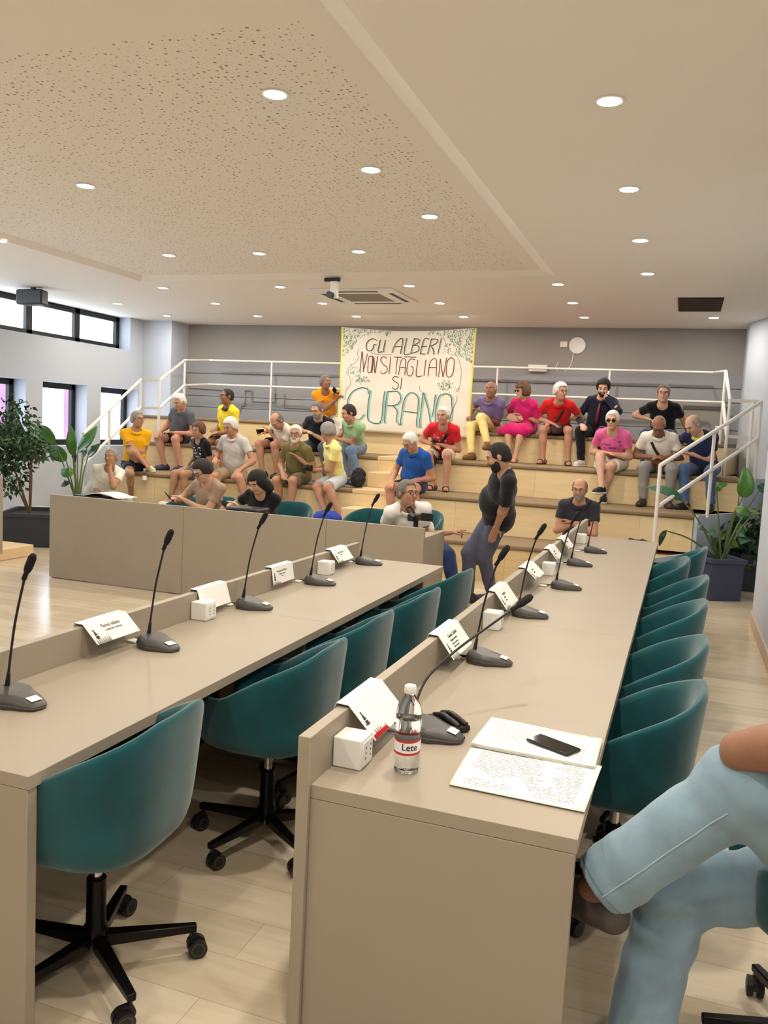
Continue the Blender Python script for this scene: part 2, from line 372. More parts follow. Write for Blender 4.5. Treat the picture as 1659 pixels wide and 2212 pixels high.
# things on the back wall
t = thing('wall_clock', 'round white blank disc on the taupe back wall with its cable hanging', 'wall clock', (-1.67, YB, 3.09))
MB().lathe([(.125, 0), (.13, .02), (.12, .04), (0, .045)], n=32, M=Matrix.Rotation(PI/2, 4, 'X')).build('dial', WHITEP, t)
MB().tube(spline([(-.05, -.02, -.12), (-.08, -.02, -.3), (-.2, -.02, -.42), (-.3, -.02, -.36), (-.27, -.02, -.25)]), .005, 5).build('cable', WHITEP, t)
o = MB().box((-1.93, YB-.04, 3.06), (-1.82, YB, 3.15)).build('junction_box', WHITEP, off=(-1.88, YB, 3.1), bevel=.006); o.location = (-1.88, YB, 3.1)
tag(o, 'small white junction box left of the round white disc', 'junction box')
p = at(1162, 796, y=YB-.07)
t = thing('emergency_light', 'white wall emergency light bar above the rail, right of the banner', 'emergency light', (p.x, YB-.04, p.z))
MB().box((-.15, -.07, .0), (.15, 0, .055)).build('housing', WHITEP, t, bevel=.008)
MB().box((-.14, -.06, -.05), (.14, -.01, -.002)).build('diffuser', mat('frost', (214, 208, 196), .4), t, bevel=.008)
p0 = at(1478, 880, y=YB-.05); p1 = at(1566, 940, y=YB-.05)
t = thing('wall_hatch', 'grey recessed hatch in the back wall at the right', 'hatch', (p0.x, YB, 1.72))
wdt = p1.x-p0.x; hh = p0.z-1.72
MB().box((0, -.05, 0), (wdt, -.02, hh)).build('panel', mat('hatch_grey', (140, 136, 130), .4), t)
MB().box((-.02, -.07, hh-.02), (wdt+.03, -.03, hh+.03)).box((wdt, -.07, 0), (wdt+.03, -.03, hh)).build('frame', mat('hatch_dark', (90, 80, 70), .5), t)
MB().box((.45, -.056, .2), (.62, -.05, .24)).build('notice', PAPER, t)

# tiered seating ------------------------------------------------------------------
TY = [9.25, 10.05, 10.95, 11.9]; TZ = [.45, .88, 1.29, 1.70]
def xl(y): return -7.62-.2*(y-9.3)
def xr(y): return -.26+.56*(y-9.3)
tiers = thing('tiered_seating', 'stepped oak tiers along the back of the room with taupe treads', 'tiered seating', (-4, 9.25, 0))
off = tiers.location
SX0, SX1 = -3.98, -3.52
for k in range(4):
    y0, z1 = TY[k], TZ[k]; z0 = TZ[k-1] if k else 0
    if k == 3: poly = [(-8.6, y0), (.52, y0), (.71, 12.6), (.71, YB-.04), (-8.6, YB-.04)]
    else: poly = [(xl(y0), y0), (xr(y0), y0), (.98, 11.52), (.90, 11.9), (xl(11.9), 11.9)]
    ti = MB().prism(poly, z0, z1-.055).build('tier', OAK, tiers, off=off, smooth=False)
    d = TY[k+1] if k < 3 else YB-.04
    for a, bb in ((xl(y0)-.01 if k < 3 else -8.6, SX0-.02), (SX1+.02, xr(y0)+.01 if k < 3 else .52)):
        MB().box((a, y0-.025, z1-.054), (bb, d-.002, z1)).build('seat_pad', PAD, ti, off=off, bevel=.018)
    MB().box((SX0-.02, y0-.01, z1-.054), (SX1+.02, d-.002, z1)).build('landing', OAKL, ti, off=off, bevel=.006)
    # painted white cheek at the right end
    if k < 3:
        y1 = d+.0
        ch = MB().prism([(xr(y0)+.012, y0-.02), (xr(y0)+.05, y0-.02), (1.01, 11.52), (.985, 11.55)], z0, z1).build('white_cheek', WHITE, tiers, off=off, smooth=False)
    ys = (TY[k]-.42) if k != 1 else TY[k]-.4
    z0s = z0
    if k < 3: MB().box((SX0, ys, z0s), (SX1, TY[k], z0s+(z1-z0)/2)).build('step', OAKL, tiers, off=off, bevel=.008)

# rails
def rail(name, label, segs, posts, r=.022):
    p0 = Vector(segs[0][0][0]) if isinstance(segs[0][0], list) else Vector(segs[0][0])
    root = thing(name, label, 'handrail', (p0.x, p0.y, posts[0][0][2]))
    for sg in segs: MB().tube(sg, r, 10).build('rail', RAIL, root, off=root.location)
    for a, bq in posts: MB().tube([a, bq], r*.9, 10).build('post', RAIL, root, off=root.location)
    return root
A = (-7.56, 9.3); 
def V3(x, y, z): return Vector((x, y, z))
l0, l1 = V3(-7.56, 9.2, 1.40), at(305, 820, y=10.9); l2 = at(345, 822, y=10.9); l3 = at(400, 778, y=12.35)
dz = V3(0, 0, -.42)
m01 = l0.lerp(l1, .42)
rail('handrail', 'white handrail rising up the left end of the tiers', [[l0, l1, l2, l3], [l0+dz, l1+dz, l2+dz, l3+dz]],
     [(V3(l0.x, l0.y, 0), l0), (V3(m01.x, m01.y, .45), m01), (V3(l1.x, l1.y, 1.2), l1), (V3(l2.x, l2.y, 1.2), l2), (V3(l3.x, l3.y, 1.70), l3)])
r0, r1 = V3(-.22, 9.2, 1.44), at(1645, 868, y=11.2); r2 = at(1577, 865, y=11.2); r3 = at(1568, 802, y=12.4)
m01 = r0.lerp(r1, .5)
rail('handrail', 'white handrail rising up the right end of the tiers beside the tall planter', [[r0, r1, r2, r3], [r0+dz*1.05, r1+dz*1.05, r2+dz*1.05, r3+dz]],
     [(V3(r0.x, r0.y, 0), r0), (V3(m01.x, m01.y, .85), m01), (V3(r1.x, r1.y, 1.2), r1), (V3(r1.x-.09, r1.y, 1.2), r1-V3(.09, 0, 0)), (V3(r2.x, r2.y, 1.3), r2), (V3(r3.x, r3.y, 1.70), r3)])
zr = 2.71; yr = 12.95
xs = [xat(p_, yr, 2.2) for p_ in (585, 745, 905, 1071, 1312)]
x0, x1 = l3.x, r3.x
rail('handrail', 'long white guard rail in front of the slatted back wall', [[l3, V3(x0+.1, yr, zr), V3(x1-.15, yr, zr), r3], [l3+dz, V3(x0+.1, yr, zr-.42), V3(x1-.15, yr, zr-.42), r3+dz]],
     [(V3(x, yr, 1.70), V3(x, yr, zr)) for x in xs], r=.018)

# wooden podium step and panel at the left edge
t = thing('wooden_step', 'low oak step at the left edge of the floor beside the big planter', 'step', (-7.6, 7.1, 0))
MB().box((-8.6, 5.8, 0), (-7.02, 7.72, .13)).build('step_body', OAKL, t, off=t.location, bevel=.01)
p = at(0, 1100, y=7.0)
t = thing('lectern_panel', 'pale wooden upright panel cut by the left edge of the photo', 'panel', (p.x-.2, 7.0, .13))
MB().box((p.x-.45, 6.97, .13), (p.x+.012, 7.03, .97)).build('board', TAUPE, t, off=t.location, bevel=.006)

# ------------------------------------------------------------------ desks
def desk_right():
    t = thing('conference_desk', 'long taupe desk in the foreground right with a raised front panel', 'desk', (-.5, 1.94, 0)); o = t.location
    MB().box((-.885, 1.925, 0), (-.85, 8.62, .872)).build('front_panel', TAUPE, t, off=o, bevel=.002)
    ys = [1.94, 4.12, 6.3, 8.26]
    for a, b_ in zip(ys, ys[1:]):
        MB().box((-.85, a+.0007, .703), (-.16, b_-.0007, .74)).build('desktop', TAUPE, t, off=o, bevel=.0015)
    for y in ys[:1]: MB().box((-.85, y+.001, 0), (-.165, y+.036, .702)).build('end_panel', TAUPE, t, off=o, bevel=.002)
    for y in ys[1:]: MB().box((-.85, y-.04, 0), (-.3, y-.005, .70)).build('support_panel', TAUPE2, t, off=o, bevel=.002)
    MB().box((-.848, 1.98, .1), (-.835, 8.2, .6)).build('cable_tray', BLACKP, t, off=o)
desk_right()
def desk_left():
    t = thing('conference_desk', 'long taupe desk on the left with a low raised front panel', 'desk', (-1.8, 1.66, 0)); o = t.location
    MB().box((-2.155, 1.64, 0), (-2.12, 5.52, .86)).build('front_panel', TAUPE, t, off=o, bevel=.002)
    ys = [1.66, 3.64, 5.61]
    for a, b_ in zip(ys, ys[1:]): MB().box((-2.12, a+.0007, .703), (-1.52, b_-.0007, .74)).build('desktop', TAUPE, t, off=o, bevel=.0015)
    MB().box((-2.12, 1.661, 0), (-1.525, 1.697, .702)).build('end_panel', TAUPE, t, off=o, bevel=.002)
    for y in ys[1:]: MB().box((-2.12, y-.04, 0), (-1.65, y-.005, .70)).build('support_panel', TAUPE2, t, off=o, bevel=.002)
    MB().box((-2.118, 1.72, .1), (-2.10, 5.5, .6)).build('cable_tray', BLACKP, t, off=o)
desk_left()
def desk_far():
    t = thing('conference_desk', 'taupe desk across the back of the floor with people seated behind it', 'desk', (-4, 6.77, 0)); o = t.location
    for a, b_ in ((-5.96, -4.40), (-4.397, -2.93), (-2.927, -2.02)): MB().box((a, 6.77, 0.01), (b_, 6.805, .85)).build('front_panel', TAUPE, t, off=o, bevel=.0015)
    for a, b_ in ((-5.94, -4.4), (-4.4, -2.93), (-2.93, -2.05)): MB().box((a, 6.806, .703), (b_, 7.43, .74)).build('desktop', TAUPE, t, off=o, bevel=.0015)
    MB().box((-2.05, 6.806, 0), (-2.02, 7.43, .765)).build('end_panel', TAUPE, t, off=o, bevel=.002)
    MB().box((-5.96, 6.806, 0), (-5.925, 7.43, .70)).build('end_panel', TAUPE, t, off=o, bevel=.002)
desk_far()

# ------------------------------------------------------------------ chairs
def chair_shell():
    """tub shell: the rim falls from the back to the arm ends"""
    n = 40; W, D = .272, .258; vs = []; rows_ = []
    def plan(a):    # a from -1 (left arm front) over 0 (back) to 1 ; +Y is the front
        th = a*math.radians(152); p = 3.0
        cx, cy = math.sin(th), -math.cos(th)
        r = (abs(cx)**p+abs(cy)**p)**(-1/p)
        return cx*r*W, cy*r*D
    def rim(a):
        u = abs(a); e = min(1, max(0, (u-.14)/.58)); e = e*(.5+e*.8-.3*e*e)
        return .85-.20*e-(.03*max(0, u-.9)/.1)
    prof = [(0, .90, .015), (0, .955, .0), (.25, .985, 0), (.5, 1.0, 0), (.75, 1.0, 0), (1, 1.0, 0)]
    levels = []
    zb = .455
    def ring(scale, f, thick):
        out = []
        for i in range(n+1):
            a = -1+2*i/n; x, y = plan(a); z = zb+(rim(a)-zb)*f
            lean = 1.0+.10*(f-.3)*(1-abs(a)*.6)
            out.append(Vector((x*scale*thick, y*scale*thick*lean if y < 0 else y*scale*thick, z)))
        return out
    outer = [ring(.70, -.055, 1), ring(.86, -.035, 1), ring(.93, .05, 1), ring(.965, .2, 1), ring(.985, .45, 1), ring(1.0, .75, 1), ring(1.015, .93, 1), ring(1.005, .985, 1)]
    inner = [ring(.975, 1.01, 1), ring(.93, 1.0, .99), ring(.88, .93, .98), ring(.86, .7, .97), ring(.84, .4, .96), ring(.8, .12, .95)]
    R = outer+inner; b = MB(); vs = [v for r in R for v in r]; m = n+1; fs = []
    for j in range(len(R)-1):
        for i in range(n): fs.append((j*m+i, j*m+i+1, (j+1)*m+i+1, (j+1)*m+i))
    for side in (0, n):   # close the arm ends
        idx = [j*m+side for j in range(len(R))]; fs.append(tuple(idx))
    b.add(vs, fs); return b
def make_chair(name='swivel_chair'):
    t = thing(name, 'x', 'chair')
    sh = chair_shell().build('shell', TEAL, t); sh.modifiers.new('s', 'SUBSURF').levels = 1; sh.modifiers['s'].render_levels = 1
    b = MB(); n = 40; prof = [(.0, .42), (.17, .42), (.20, .44), (.215, .47), (.215, .50), (.2, .515), (.0, .522)]
    vs = []
    for r, z in prof:
        for k in range(n):
            a = 2*PI*k/n; p = 3; cx, cy = math.cos(a), math.sin(a); q_ = (abs(cx)**p+abs(cy)**p)**(-1/p)
            vs.append((cx*q_*max(r, .001), cy*q_*max(r, .001)*.98+(.025 if cy > 0 else 0)*r/.26, z))
    b.add(vs, [(i*n+k, i*n+(k+1) % n, (i+1)*n+(k+1) % n, (i+1)*n+k) for i in range(len(prof)-1) for k in range(n)]).build('seat', TEAL, t)
    MB().lathe([(.012, .43), (.08, .428), (.05, .41), (.03, .38)], n=16).build('seat_mount', BLACKP, t)
    MB().lathe([(.017, .25), (.017, .40)], n=16).build('gas_piston', CHROME, t)
    MB().lathe([(.03, .10), (.036, .11), (.036, .15), (.029, .16), (.029, .30), (.024, .305)], n=20).build('column', BLACKM, t)
    for k in range(5):
        a = 2*PI*k/5+.3; M = Matrix.Rotation(a, 4, 'Z')
        l = MB(); L0, L1 = .03, .30
        pr_ = [(-.019, .085), (.019, .085), (.021, .125), (-.021, .125)]; pe = [(-.012, .082), (.012, .082), (.013, .105), (-.013, .105)]
        vs = [M@Vector((L0, y, z)) for y, z in pr_]+[M@Vector((L1, y, z)) for y, z in pe]
        l.add(vs, [(3, 2, 1, 0), (4, 5, 6, 7)]+[(i, (i+1) % 4, (i+1) % 4+4, i+4) for i in range(4)])
        lg = l.build('leg', BLACKM, t, bevel=.004)
        cs = MB(); c0 = M@Vector((L1-.015, 0, 0)); ca = a+1.1+k*1.7
        ax = Vector((math.cos(ca), math.sin(ca), 0)); tr = ax.cross(Vector((0, 0, 1)))*.018
        cs.tube([c0+Vector((0, 0, .06)), c0+Vector((0, 0, .1))], .007, 8)
        for sgn in (-1, 1):
            c_ = c0+tr+Vector((0, 0, .029)); cs.tube([c_+ax*sgn*.006, c_+ax*sgn*.024], .029, 18)
        cs.tube([c0+tr+Vector((0, 0, .03))-ax*.026, c0+tr+Vector((0, 0, .03))+ax*.026], .017, 12)
        # hood over the wheels
        cs.tube([c0+tr*.6+Vector((0, 0, .045))-ax*.008, c0+tr*.6+Vector((0, 0, .045))+ax*.008], .026, 14)
        cs.build('caster', BLACKP, lg)
        rg = MB()
        for sgn in (-1, 1):
            c_ = c0+tr+Vector((0, 0, .029)); rg.tube([c_+ax*sgn*.0235, c_+ax*sgn*.0255], [.0225, .0225], 18)
        rg.build('wheel_cap', GREYP, lg)
    return t
CH = make_chair()
first = [True]
def place_chair(x, y, rz, label, group, z=0):
    o = CH if first[0] else copy_tree(CH); first[0] = False
    o.location = (x, y, z); o.rotation_euler = (0, 0, rz); tag(o, label, 'chair', group); return o
G1 = 'teal swivel chairs along the left desk'
for (x, y, a, lb) in ((-1.55, 1.975, 94, 'teal velvet swivel chair nearest the camera, tucked under the left desk corner'),
                      (-1.46, 2.90, 92, 'teal velvet swivel chair with wide back, second from the near corner of the left desk'),
                      (-1.47, 3.50, 90, 'teal swivel chair half hidden behind the second one at the left desk'),
                      (-1.44, 4.18, 88, 'teal swivel chair fourth along the left desk, above the white name card'),
                      (-1.44, 4.92, 84, 'teal swivel chair at the far end of the left desk')):
    place_chair(x, y, math.radians(a), lb, G1)
G2 = 'teal swivel chairs along the right desk'
for (x, y, a, lb) in ((-.13, 3.03, 88, 'teal swivel chair nearest the camera at the right desk, beside the papers'),
                      (-.11, 3.78, 92, 'teal swivel chair second from the camera at the right desk'),
                      (-.09, 4.72, 90, 'teal swivel chair third from the camera at the right desk'),
                      (-.06, 5.62, 90, 'teal swivel chair fourth from the camera at the right desk'),
                      (-.17, 6.45, 96, 'small looking teal chair tucked in at the right desk, last but one'),
                      (-.03, 7.25, 86, 'teal swivel chair at the far end of the right desk beside the tall planter')):
    place_chair(x, y, math.radians(a), lb, G2)
G3 = 'teal chairs behind the back desk'
for (x, y, a, lb) in ((xat(352, 7.3, .8), 7.5, 160, 'teal chair edge showing left of the woman in taupe at the back desk'),
                      (xat(440, 7.6, .8), 7.75, 180, 'teal chair of the woman in the taupe top'),
                      (xat(592, 7.6, .8), 7.85, 185, 'teal chair back showing right of the woman in black'),
                      (xat(772, 7.6, .8), 7.82, 178, 'empty teal chair at the back desk beside the blue bag'),
                      (xat(893, 8.15, .8), 8.2, 165, 'teal chair under the pointing man in white')):
    place_chair(x, y, math.radians(a), lb, G3)
place_chair(.47, 2.42, math.radians(100), 'teal swivel chair under the man in light jeans at the right edge', 'teal chairs on the near right')

# ------------------------------------------------------------------ desk microphones
def mic_base(t):
    b = MB(); n = 28; rings = []
    def outline(s_, z, ys=0):
        out = []
        for k in range(n):
            a = 2*PI*k/n; x = math.cos(a); y = math.sin(a)
            X = .095*math.copysign(abs(x)**.75, x); Y = (.058+.012*(x < 0))*math.copysign(abs(y)**.6, y)*(1-.28*max(0, x))
            out.append(Vector((X*s_, Y*s_, z*(1 if True else 0))))
        return out
    def hgt(v, base, gain): return base+gain*max(0, min(1, (.095-v.x)/.19))
    R = [outline(.97, 0), outline(1, .006), outline(.985, .012), outline(.93, .015), outline(.78, .02), outline(.4, .021), outline(.02, .021)]
    gains = [0, .012, .016, .026, .032, .032, .032]
    for j, r in enumerate(R):
        for v in r: v.z = v.z+gains[j]*max(0, min(1, (.095-v.x)/.16))
    vs = [v for r in R for v in r]
    fs = [(j*n+k, j*n+(k+1) % n, (j+1)*n+(k+1) % n, (j+1)*n+k) for j in range(len(R)-1) for k in range(n)]+[tuple(range(n-1, -1, -1))]
    b.add(vs, fs); b.build('base', GREYP, t)
    e = MB(); e.add([v*1.012 for v in R[1]]+[v*1.012+Vector((0, 0, .004)) for v in R[1]], [(k, (k+1) % n, (k+1) % n+n, k+n) for k in range(n)])
    e.build('rim', SILVER, t)
    return R
def add_mic(t, stalk, label=True):
    mic_base(t)
    pl = spline(stalk, 6)
    MB().tube(pl, .0042, 8).build('stalk', BLACKP, t)
    MB().tube([stalk[0], Vector(stalk[0])+(Vector(stalk[1])-Vector(stalk[0])).normalized()*.05], [.009, .006], 10).build('collar', BLACKP, t)
    d = (pl[-1]-pl[-4]).normalized(); e = pl[-1]
    M = d.to_track_quat('Z', 'Y').to_matrix().to_4x4()
    h = MB().lathe([(.006, -.03), (.008, -.028), (.008, 0), (.011, .004), (.0135, .02), (.0135, .055), (.009, .068), (.002, .072)], c=e, n=14, M=M).build('mic_head', mat('foam_black', (22, 21, 22), .9, bump=.4, bscale=400), t)
    if label: MB().box((-.015, -.02, 0), (.015, .02, .0012), Matrix.Translation((.060, 0, .0305))@Matrix.Rotation(.24, 4, 'Y')).build('name_sticker', PAPER, t)
    MB().tube(spline([(-.09, .01, .012), (-.12, .015, .008), (-.14, .03, .006), (-.17, .02, .005)], 5), .005, 6).build('cable', BLACKP, t)
    MB().box((-.17, -.025, 0), (-.12, .02, .008)).build('cable_gland', WHITEP, t, bevel=.002)
MT = thing('desk_microphone', 'x', 'microphone')
add_mic(MT, [(-.065, 0, .045), (-.055, 0, .12), (-.035, .004, .26), (0, .008, .40), (.012, .008, .43)])
fm = [True]
def place_mic(px, py, rz, label, group, s=1, sx=(1, 1, 1)):
    o = MT if fm[0] else copy_tree(MT); fm[0] = False
    p = at(px, py, z=.74); o.location = (p.x, p.y, .741); o.rotation_euler = (0, 0, math.radians(rz)); tag(o, label, 'microphone', group); return o
GL, GR = 'gooseneck microphones on the left desk', 'gooseneck microphones on the right desk'
for px, py, rz, lb in ((45, 1522, -8, 'gooseneck desk microphone nearest the camera on the left desk, at the photo edge'), (345, 1400, -12, 'gooseneck microphone between the big name card and the socket box, left desk'),
                       (550, 1314, 4, 'gooseneck microphone right of the blank white card, left desk'), (692, 1262, 2, 'gooseneck microphone in front of the small far socket box, left desk'),
                       (797, 1219, 2, 'gooseneck microphone at the far end of the left desk')):
    place_mic(px, py, rz, lb, GL)
for px, py, rz, lb in ((1057, 1432, 0, 'gooseneck microphone between the name card and the bent one, right desk'), (1145, 1332, 0, 'gooseneck microphone third from the camera, behind the bent mic head'),
                       (1223, 1272, -3, 'gooseneck microphone fourth from the camera on the right desk'), (1252, 1222, -3, 'gooseneck microphone fifth from the camera on the right desk'),
                       (1286, 1194, 3, 'gooseneck microphone farthest away on the right desk')):
    place_mic(px, py, rz, lb, GR)
p = at(938, 1592, z=.74)
t = thing('desk_microphone', 'desk microphone behind the water bottle, its stalk bent low along the desk', 'microphone', (p.x, p.y, .741), math.radians(-4), GR)
MI = t.matrix_basis.inverted()
add_mic(t, [(-.065, .0, .045), (-.07, .01, .09)]+[Matrix.Rotation(math.radians(4), 4, 'Z')@(at(a, b_, y=yy)-Vector(t.location)) for a, b_, yy in ((925, 1462, 2.50), (985, 1405, 2.62), (1060, 1350, 2.74), (1118, 1309, 2.83))], label=True)

# ------------------------------------------------------------------ name cards, socket boxes
INK = mat('print_ink', (60, 56, 54), .8); RED = mat('print_red', (196, 34, 40), .8); INKL = mat('print_grey', (140, 134, 128), .8)
def card(px, py, xp, zt, label, lines, group, wd=.265, ln=.10, tilt=48, yaw=0, red=False, logo=True):
    """paper card folded over the top edge of the raised panel"""
    p = at(px, py, z=zt+.004)
    t = thing('name_card', label, 'name card', (xp, p.y, zt+.004), math.radians(yaw), group)
    a = math.radians(tilt); dd = Vector((math.cos(a), 0, -math.sin(a))); nn = Vector((math.sin(a), 0, math.cos(a)))
    b = MB(); th = nn*.0012
    c0 = Vector((.018, -wd/2, .004)); c1 = Vector((.018, wd/2, .004))
    vs = [c0, c1, c1+dd*ln, c0+dd*ln]; vs = vs+[v+th for v in vs]
    b.add(vs, [(3, 2, 1, 0), (4, 5, 6, 7), (0, 1, 5, 4), (1, 2, 6, 5), (2, 3, 7, 6), (3, 0, 4, 7)])
    b.build('card_face', PAPER, t, smooth=False)
    b = MB(); bd = Vector((-.35, 0, -1)).normalized()*.1
    k0, k1_ = c0+Vector((-.038, 0, .002)), c1+Vector((-.038, 0, .002))
    tp = [c0, c1, k1_, k0]; tp += [v+Vector((0, 0, .0012)) for v in tp]
    b.add(tp, [(3, 2, 1, 0), (4, 5, 6, 7), (0, 1, 5, 4), (1, 2, 6, 5), (2, 3, 7, 6), (3, 0, 4, 7)])
    vs = [k0, k1_, k1_+bd, k0+bd]; vs += [v+Vector((-.0012, 0, 0)) for v in vs]
    b.add(vs, [(0, 1, 2, 3), (7, 6, 5, 4), (0, 4, 5, 1), (1, 5, 6, 2), (2, 6, 7, 3), (3, 7, 4, 0)]); b.build('card_back', PAPER, t, smooth=False)
    F = Matrix((( 0, -dd.x, nn.x, 0), (1, 0, 0, 0), (0, -dd.z, nn.z, 0), (0, 0, 0, 1)))
    org = c0+th*1.3
    def PM(u, v): return Matrix.Translation(org+Vector((0, u, 0))+dd*v+nn*.0004)@F
    for txt, sz, u, v in lines: text_mesh(txt, sz, INK, t, M=PM(u*wd, v*ln), sx=.8)
    if logo:
        b = MB(); x0 = .1*wd; 
        b.lathe([(.001, .045), (.004, .04), (.003, .034), (.007, .03), (.005, .024), (.01, .02), (.011, .008), (.006, .0)], n=3)
        e = MB()
        for r_, yy in ((.004, .040), (.003, .034), (.0065, .028), (.009, .02), (.011, .010), (.008, .003)):
            e.add([(x0-r_, yy-.004, 0), (x0+r_, yy-.004, 0), (x0+r_*.8, yy+.0035, 0), (x0-r_*.8, yy+.0035, 0)], [(0, 1, 2, 3)])
        me = e.build('crest', INK, t, smooth=False); me.data.transform(PM(0, ln*(.78 if not red else .62)))
        s_ = MB(); random.seed(int(px))
        for i in range(7 if not red else 9):
            x = .02*wd+i*(.045*wd); h_ = random.uniform(.012, .03)
            s_.add([(x, 0, 0), (x+.045*wd, 0, 0), (x+.022*wd, h_, 0)], [(0, 1, 2)])
        if red: s_.add([(.02*wd, -.0, 0), (.44*wd, -.0, 0), (.40*wd, .012, 0), (.03*wd, .014, 0)], [(0, 1, 2, 3)])
        me = s_.build('printed_skyline', RED if red else INKL, t, smooth=False); me.data.transform(PM(0, ln*.995)); 
    return t
GC = 'name cards folded over the left desk panel'
card(231, 1338, -2.137, .862, 'white name card reading Pierino Infante, folded over the left desk panel', [('Pierino Infante', .024, .3, .38), ('CONSIGLIERE COMUNALE', .011, .33, .55)], GC, tilt=44)
card(463, 1268, -2.137, .862, 'blank white paper card beside the socket box on the left desk', [], GC, tilt=72, logo=False, ln=.105)
card(614, 1222, -2.137, .862, 'name card with small print right of the third microphone, left desk', [('Vincenzo Del Mastro', .018, .22, .35), ('Consigliere comunale', .011, .3, .5), ('Consiglio', .009, .4, .62)], GC, tilt=80)
card(724, 1184, -2.137, .862, 'name card farthest along the left desk', [('Carlo Di Stadio', .02, .25, .4), ('Consigliere', .011, .35, .55)], GC, tilt=52)
card(-12, 1480, -2.137, .862, 'name card mostly outside the left edge of the photo', [('Consigliere', .02, .3, .4)], GC)
GC = 'name cards folded over the right desk panel'
card(778, 1496, -.867, .872, 'white card with red printed skyline hanging behind the near socket box', [('Città di Eboli', .008, .03, .62)], GC, wd=.28, ln=.125, red=True, tilt=46)
card(955, 1357, -.867, .872, 'name card with four lines of print right of the bottle, right desk', [('Damiano Cardiello', .021, .28, .3), ('Consigliere comunale', .014, .28, .45), ('Presidente commissione', .011, .28, .58), ('consiliare permanente', .011, .28, .69)], GC, wd=.3, ln=.112, tilt=52)
card(1067, 1268, -.867, .872, 'name card behind the bent microphone head', [('Consigliere', .02, .28, .36), ('comunale', .014, .28, .52), ('Presidente', .012, .28, .66)], GC, wd=.3, ln=.112, tilt=52)
card(1130, 1220, -.867, .872, 'name card left of the third socket box on the right desk', [('Antonio', .02, .3, .4), ('Consigliere', .014, .28, .58)], GC, wd=.3, tilt=42)
card(1182, 1182, -.867, .872, 'small looking name card right of the third socket box, last but one', [('Camilla', .02, .3, .4), ('Consigliere', .014, .28, .58)], GC, wd=.28, tilt=50)
card(1218, 1162, -.867, .872, 'name card farthest along the right desk', [('Consigliere', .02, .3, .45)], GC, wd=.28, tilt=50)
BXM = mat('slot_black', (40, 38, 36), .6)
def sockets(px, py, xb, label, group):
    p = at(px, py, z=.745)
    t = thing('socket_box', label, 'socket box', (xb, p.y, .7405), 0, group)
    MB().box((0, -.045, 0), (.085, .045, .085)).build('housing', WHITEP, t, bevel=.004)
    MB().box((.084, -.036, .01), (.0885, .036, .076)).build('face_plate', WHITEP, t, bevel=.003)
    for u in (-.018, .018):
        for v in (.028, .043, .058): MB().ball((.0886, u, v), (.001, .0035, .0035), 8).build('socket_hole', BXM, t)
GB = 'white socket boxes on the desks'
sockets(410, 1330, -2.118, 'white socket box between the microphone and the blank card, left desk', GB)
sockets(700, 1238, -2.118, 'white socket box behind the fourth microphone, left desk', GB)
sockets(737, 1640, -.848, 'large looking white socket box in the near corner of the right desk', GB)
sockets(1042, 1352, -.848, 'white socket box behind the second microphone stalk, right desk', GB)
sockets(1168, 1238, -.848, 'white socket box between two name cards, right desk', GB)
sockets(1232, 1170, -.848, 'white socket box farthest along the right desk', GB)

# ------------------------------------------------------------------ things on the right desk
p = at(877, 1664, z=.74)
t = thing('water_bottle', 'clear plastic bottle of water with a white cap on the near right desk', 'bottle', (p.x, p.y, .7405)); t.scale = (1.08, 1.08, 1.12)
PET = mat('clear_plastic', (250, 252, 255), .04, trans=1, ior=1.2); WATER = mat('water', (245, 250, 252), .02, trans=1, ior=1.33)
prof = [(.018, .004), (.026, 0), (.031, .004), (.033, .018), (.0335, .03), (.0325, .06), (.0325, .1), (.0335, .125), (.033, .15), (.029, .168), (.019, .184), (.0125, .193), (.0125, .205)]
MB().lathe(prof, n=36).build('bottle_body', PET, t)
MB().lathe([(max(.001, r-.0015), z+.001) for r, z in prof[1:8]]+[(.0318, .135), (.001, .135)], n=36).build('water', WATER, t)
MB().lathe([(.0145, .197), (.0155, .199), (.0155, .213), (.0135, .2165), (.001, .217)], n=30).build('cap', WHITEP, t)
lab = MB()
n = 40
for j, (z0, z1, c_) in enumerate(((.052, .058, 1), (.058, .083, 0), (.083, .089, 1))):
    lab.cur = c_; lab.add([(.0342*math.cos(2*PI*k/n), .0342*math.sin(2*PI*k/n), z+.003*math.sin(2*PI*k/n*1)) for z in (z0, z1) for k in range(n)], [(k, (k+1) % n, (k+1) % n+n, k+n) for k in range(n)])
lb = lab.build('label', [mat('label_white', (240, 238, 236), .4), mat('label_red', (200, 44, 40), .4)], t)
ang = math.atan2(-p.y, -p.x)+.15
tm = text_mesh('Lete', .024, mat('label_ink', (50, 48, 70), .5), lb, 'printed_word', bold=.0002)
for v in tm.data.vertices:
    u = v.co.x-.02; a = ang+u/.0345; v.co = Vector((.0347*math.cos(a), .0347*math.sin(a), .062+v.co.y))

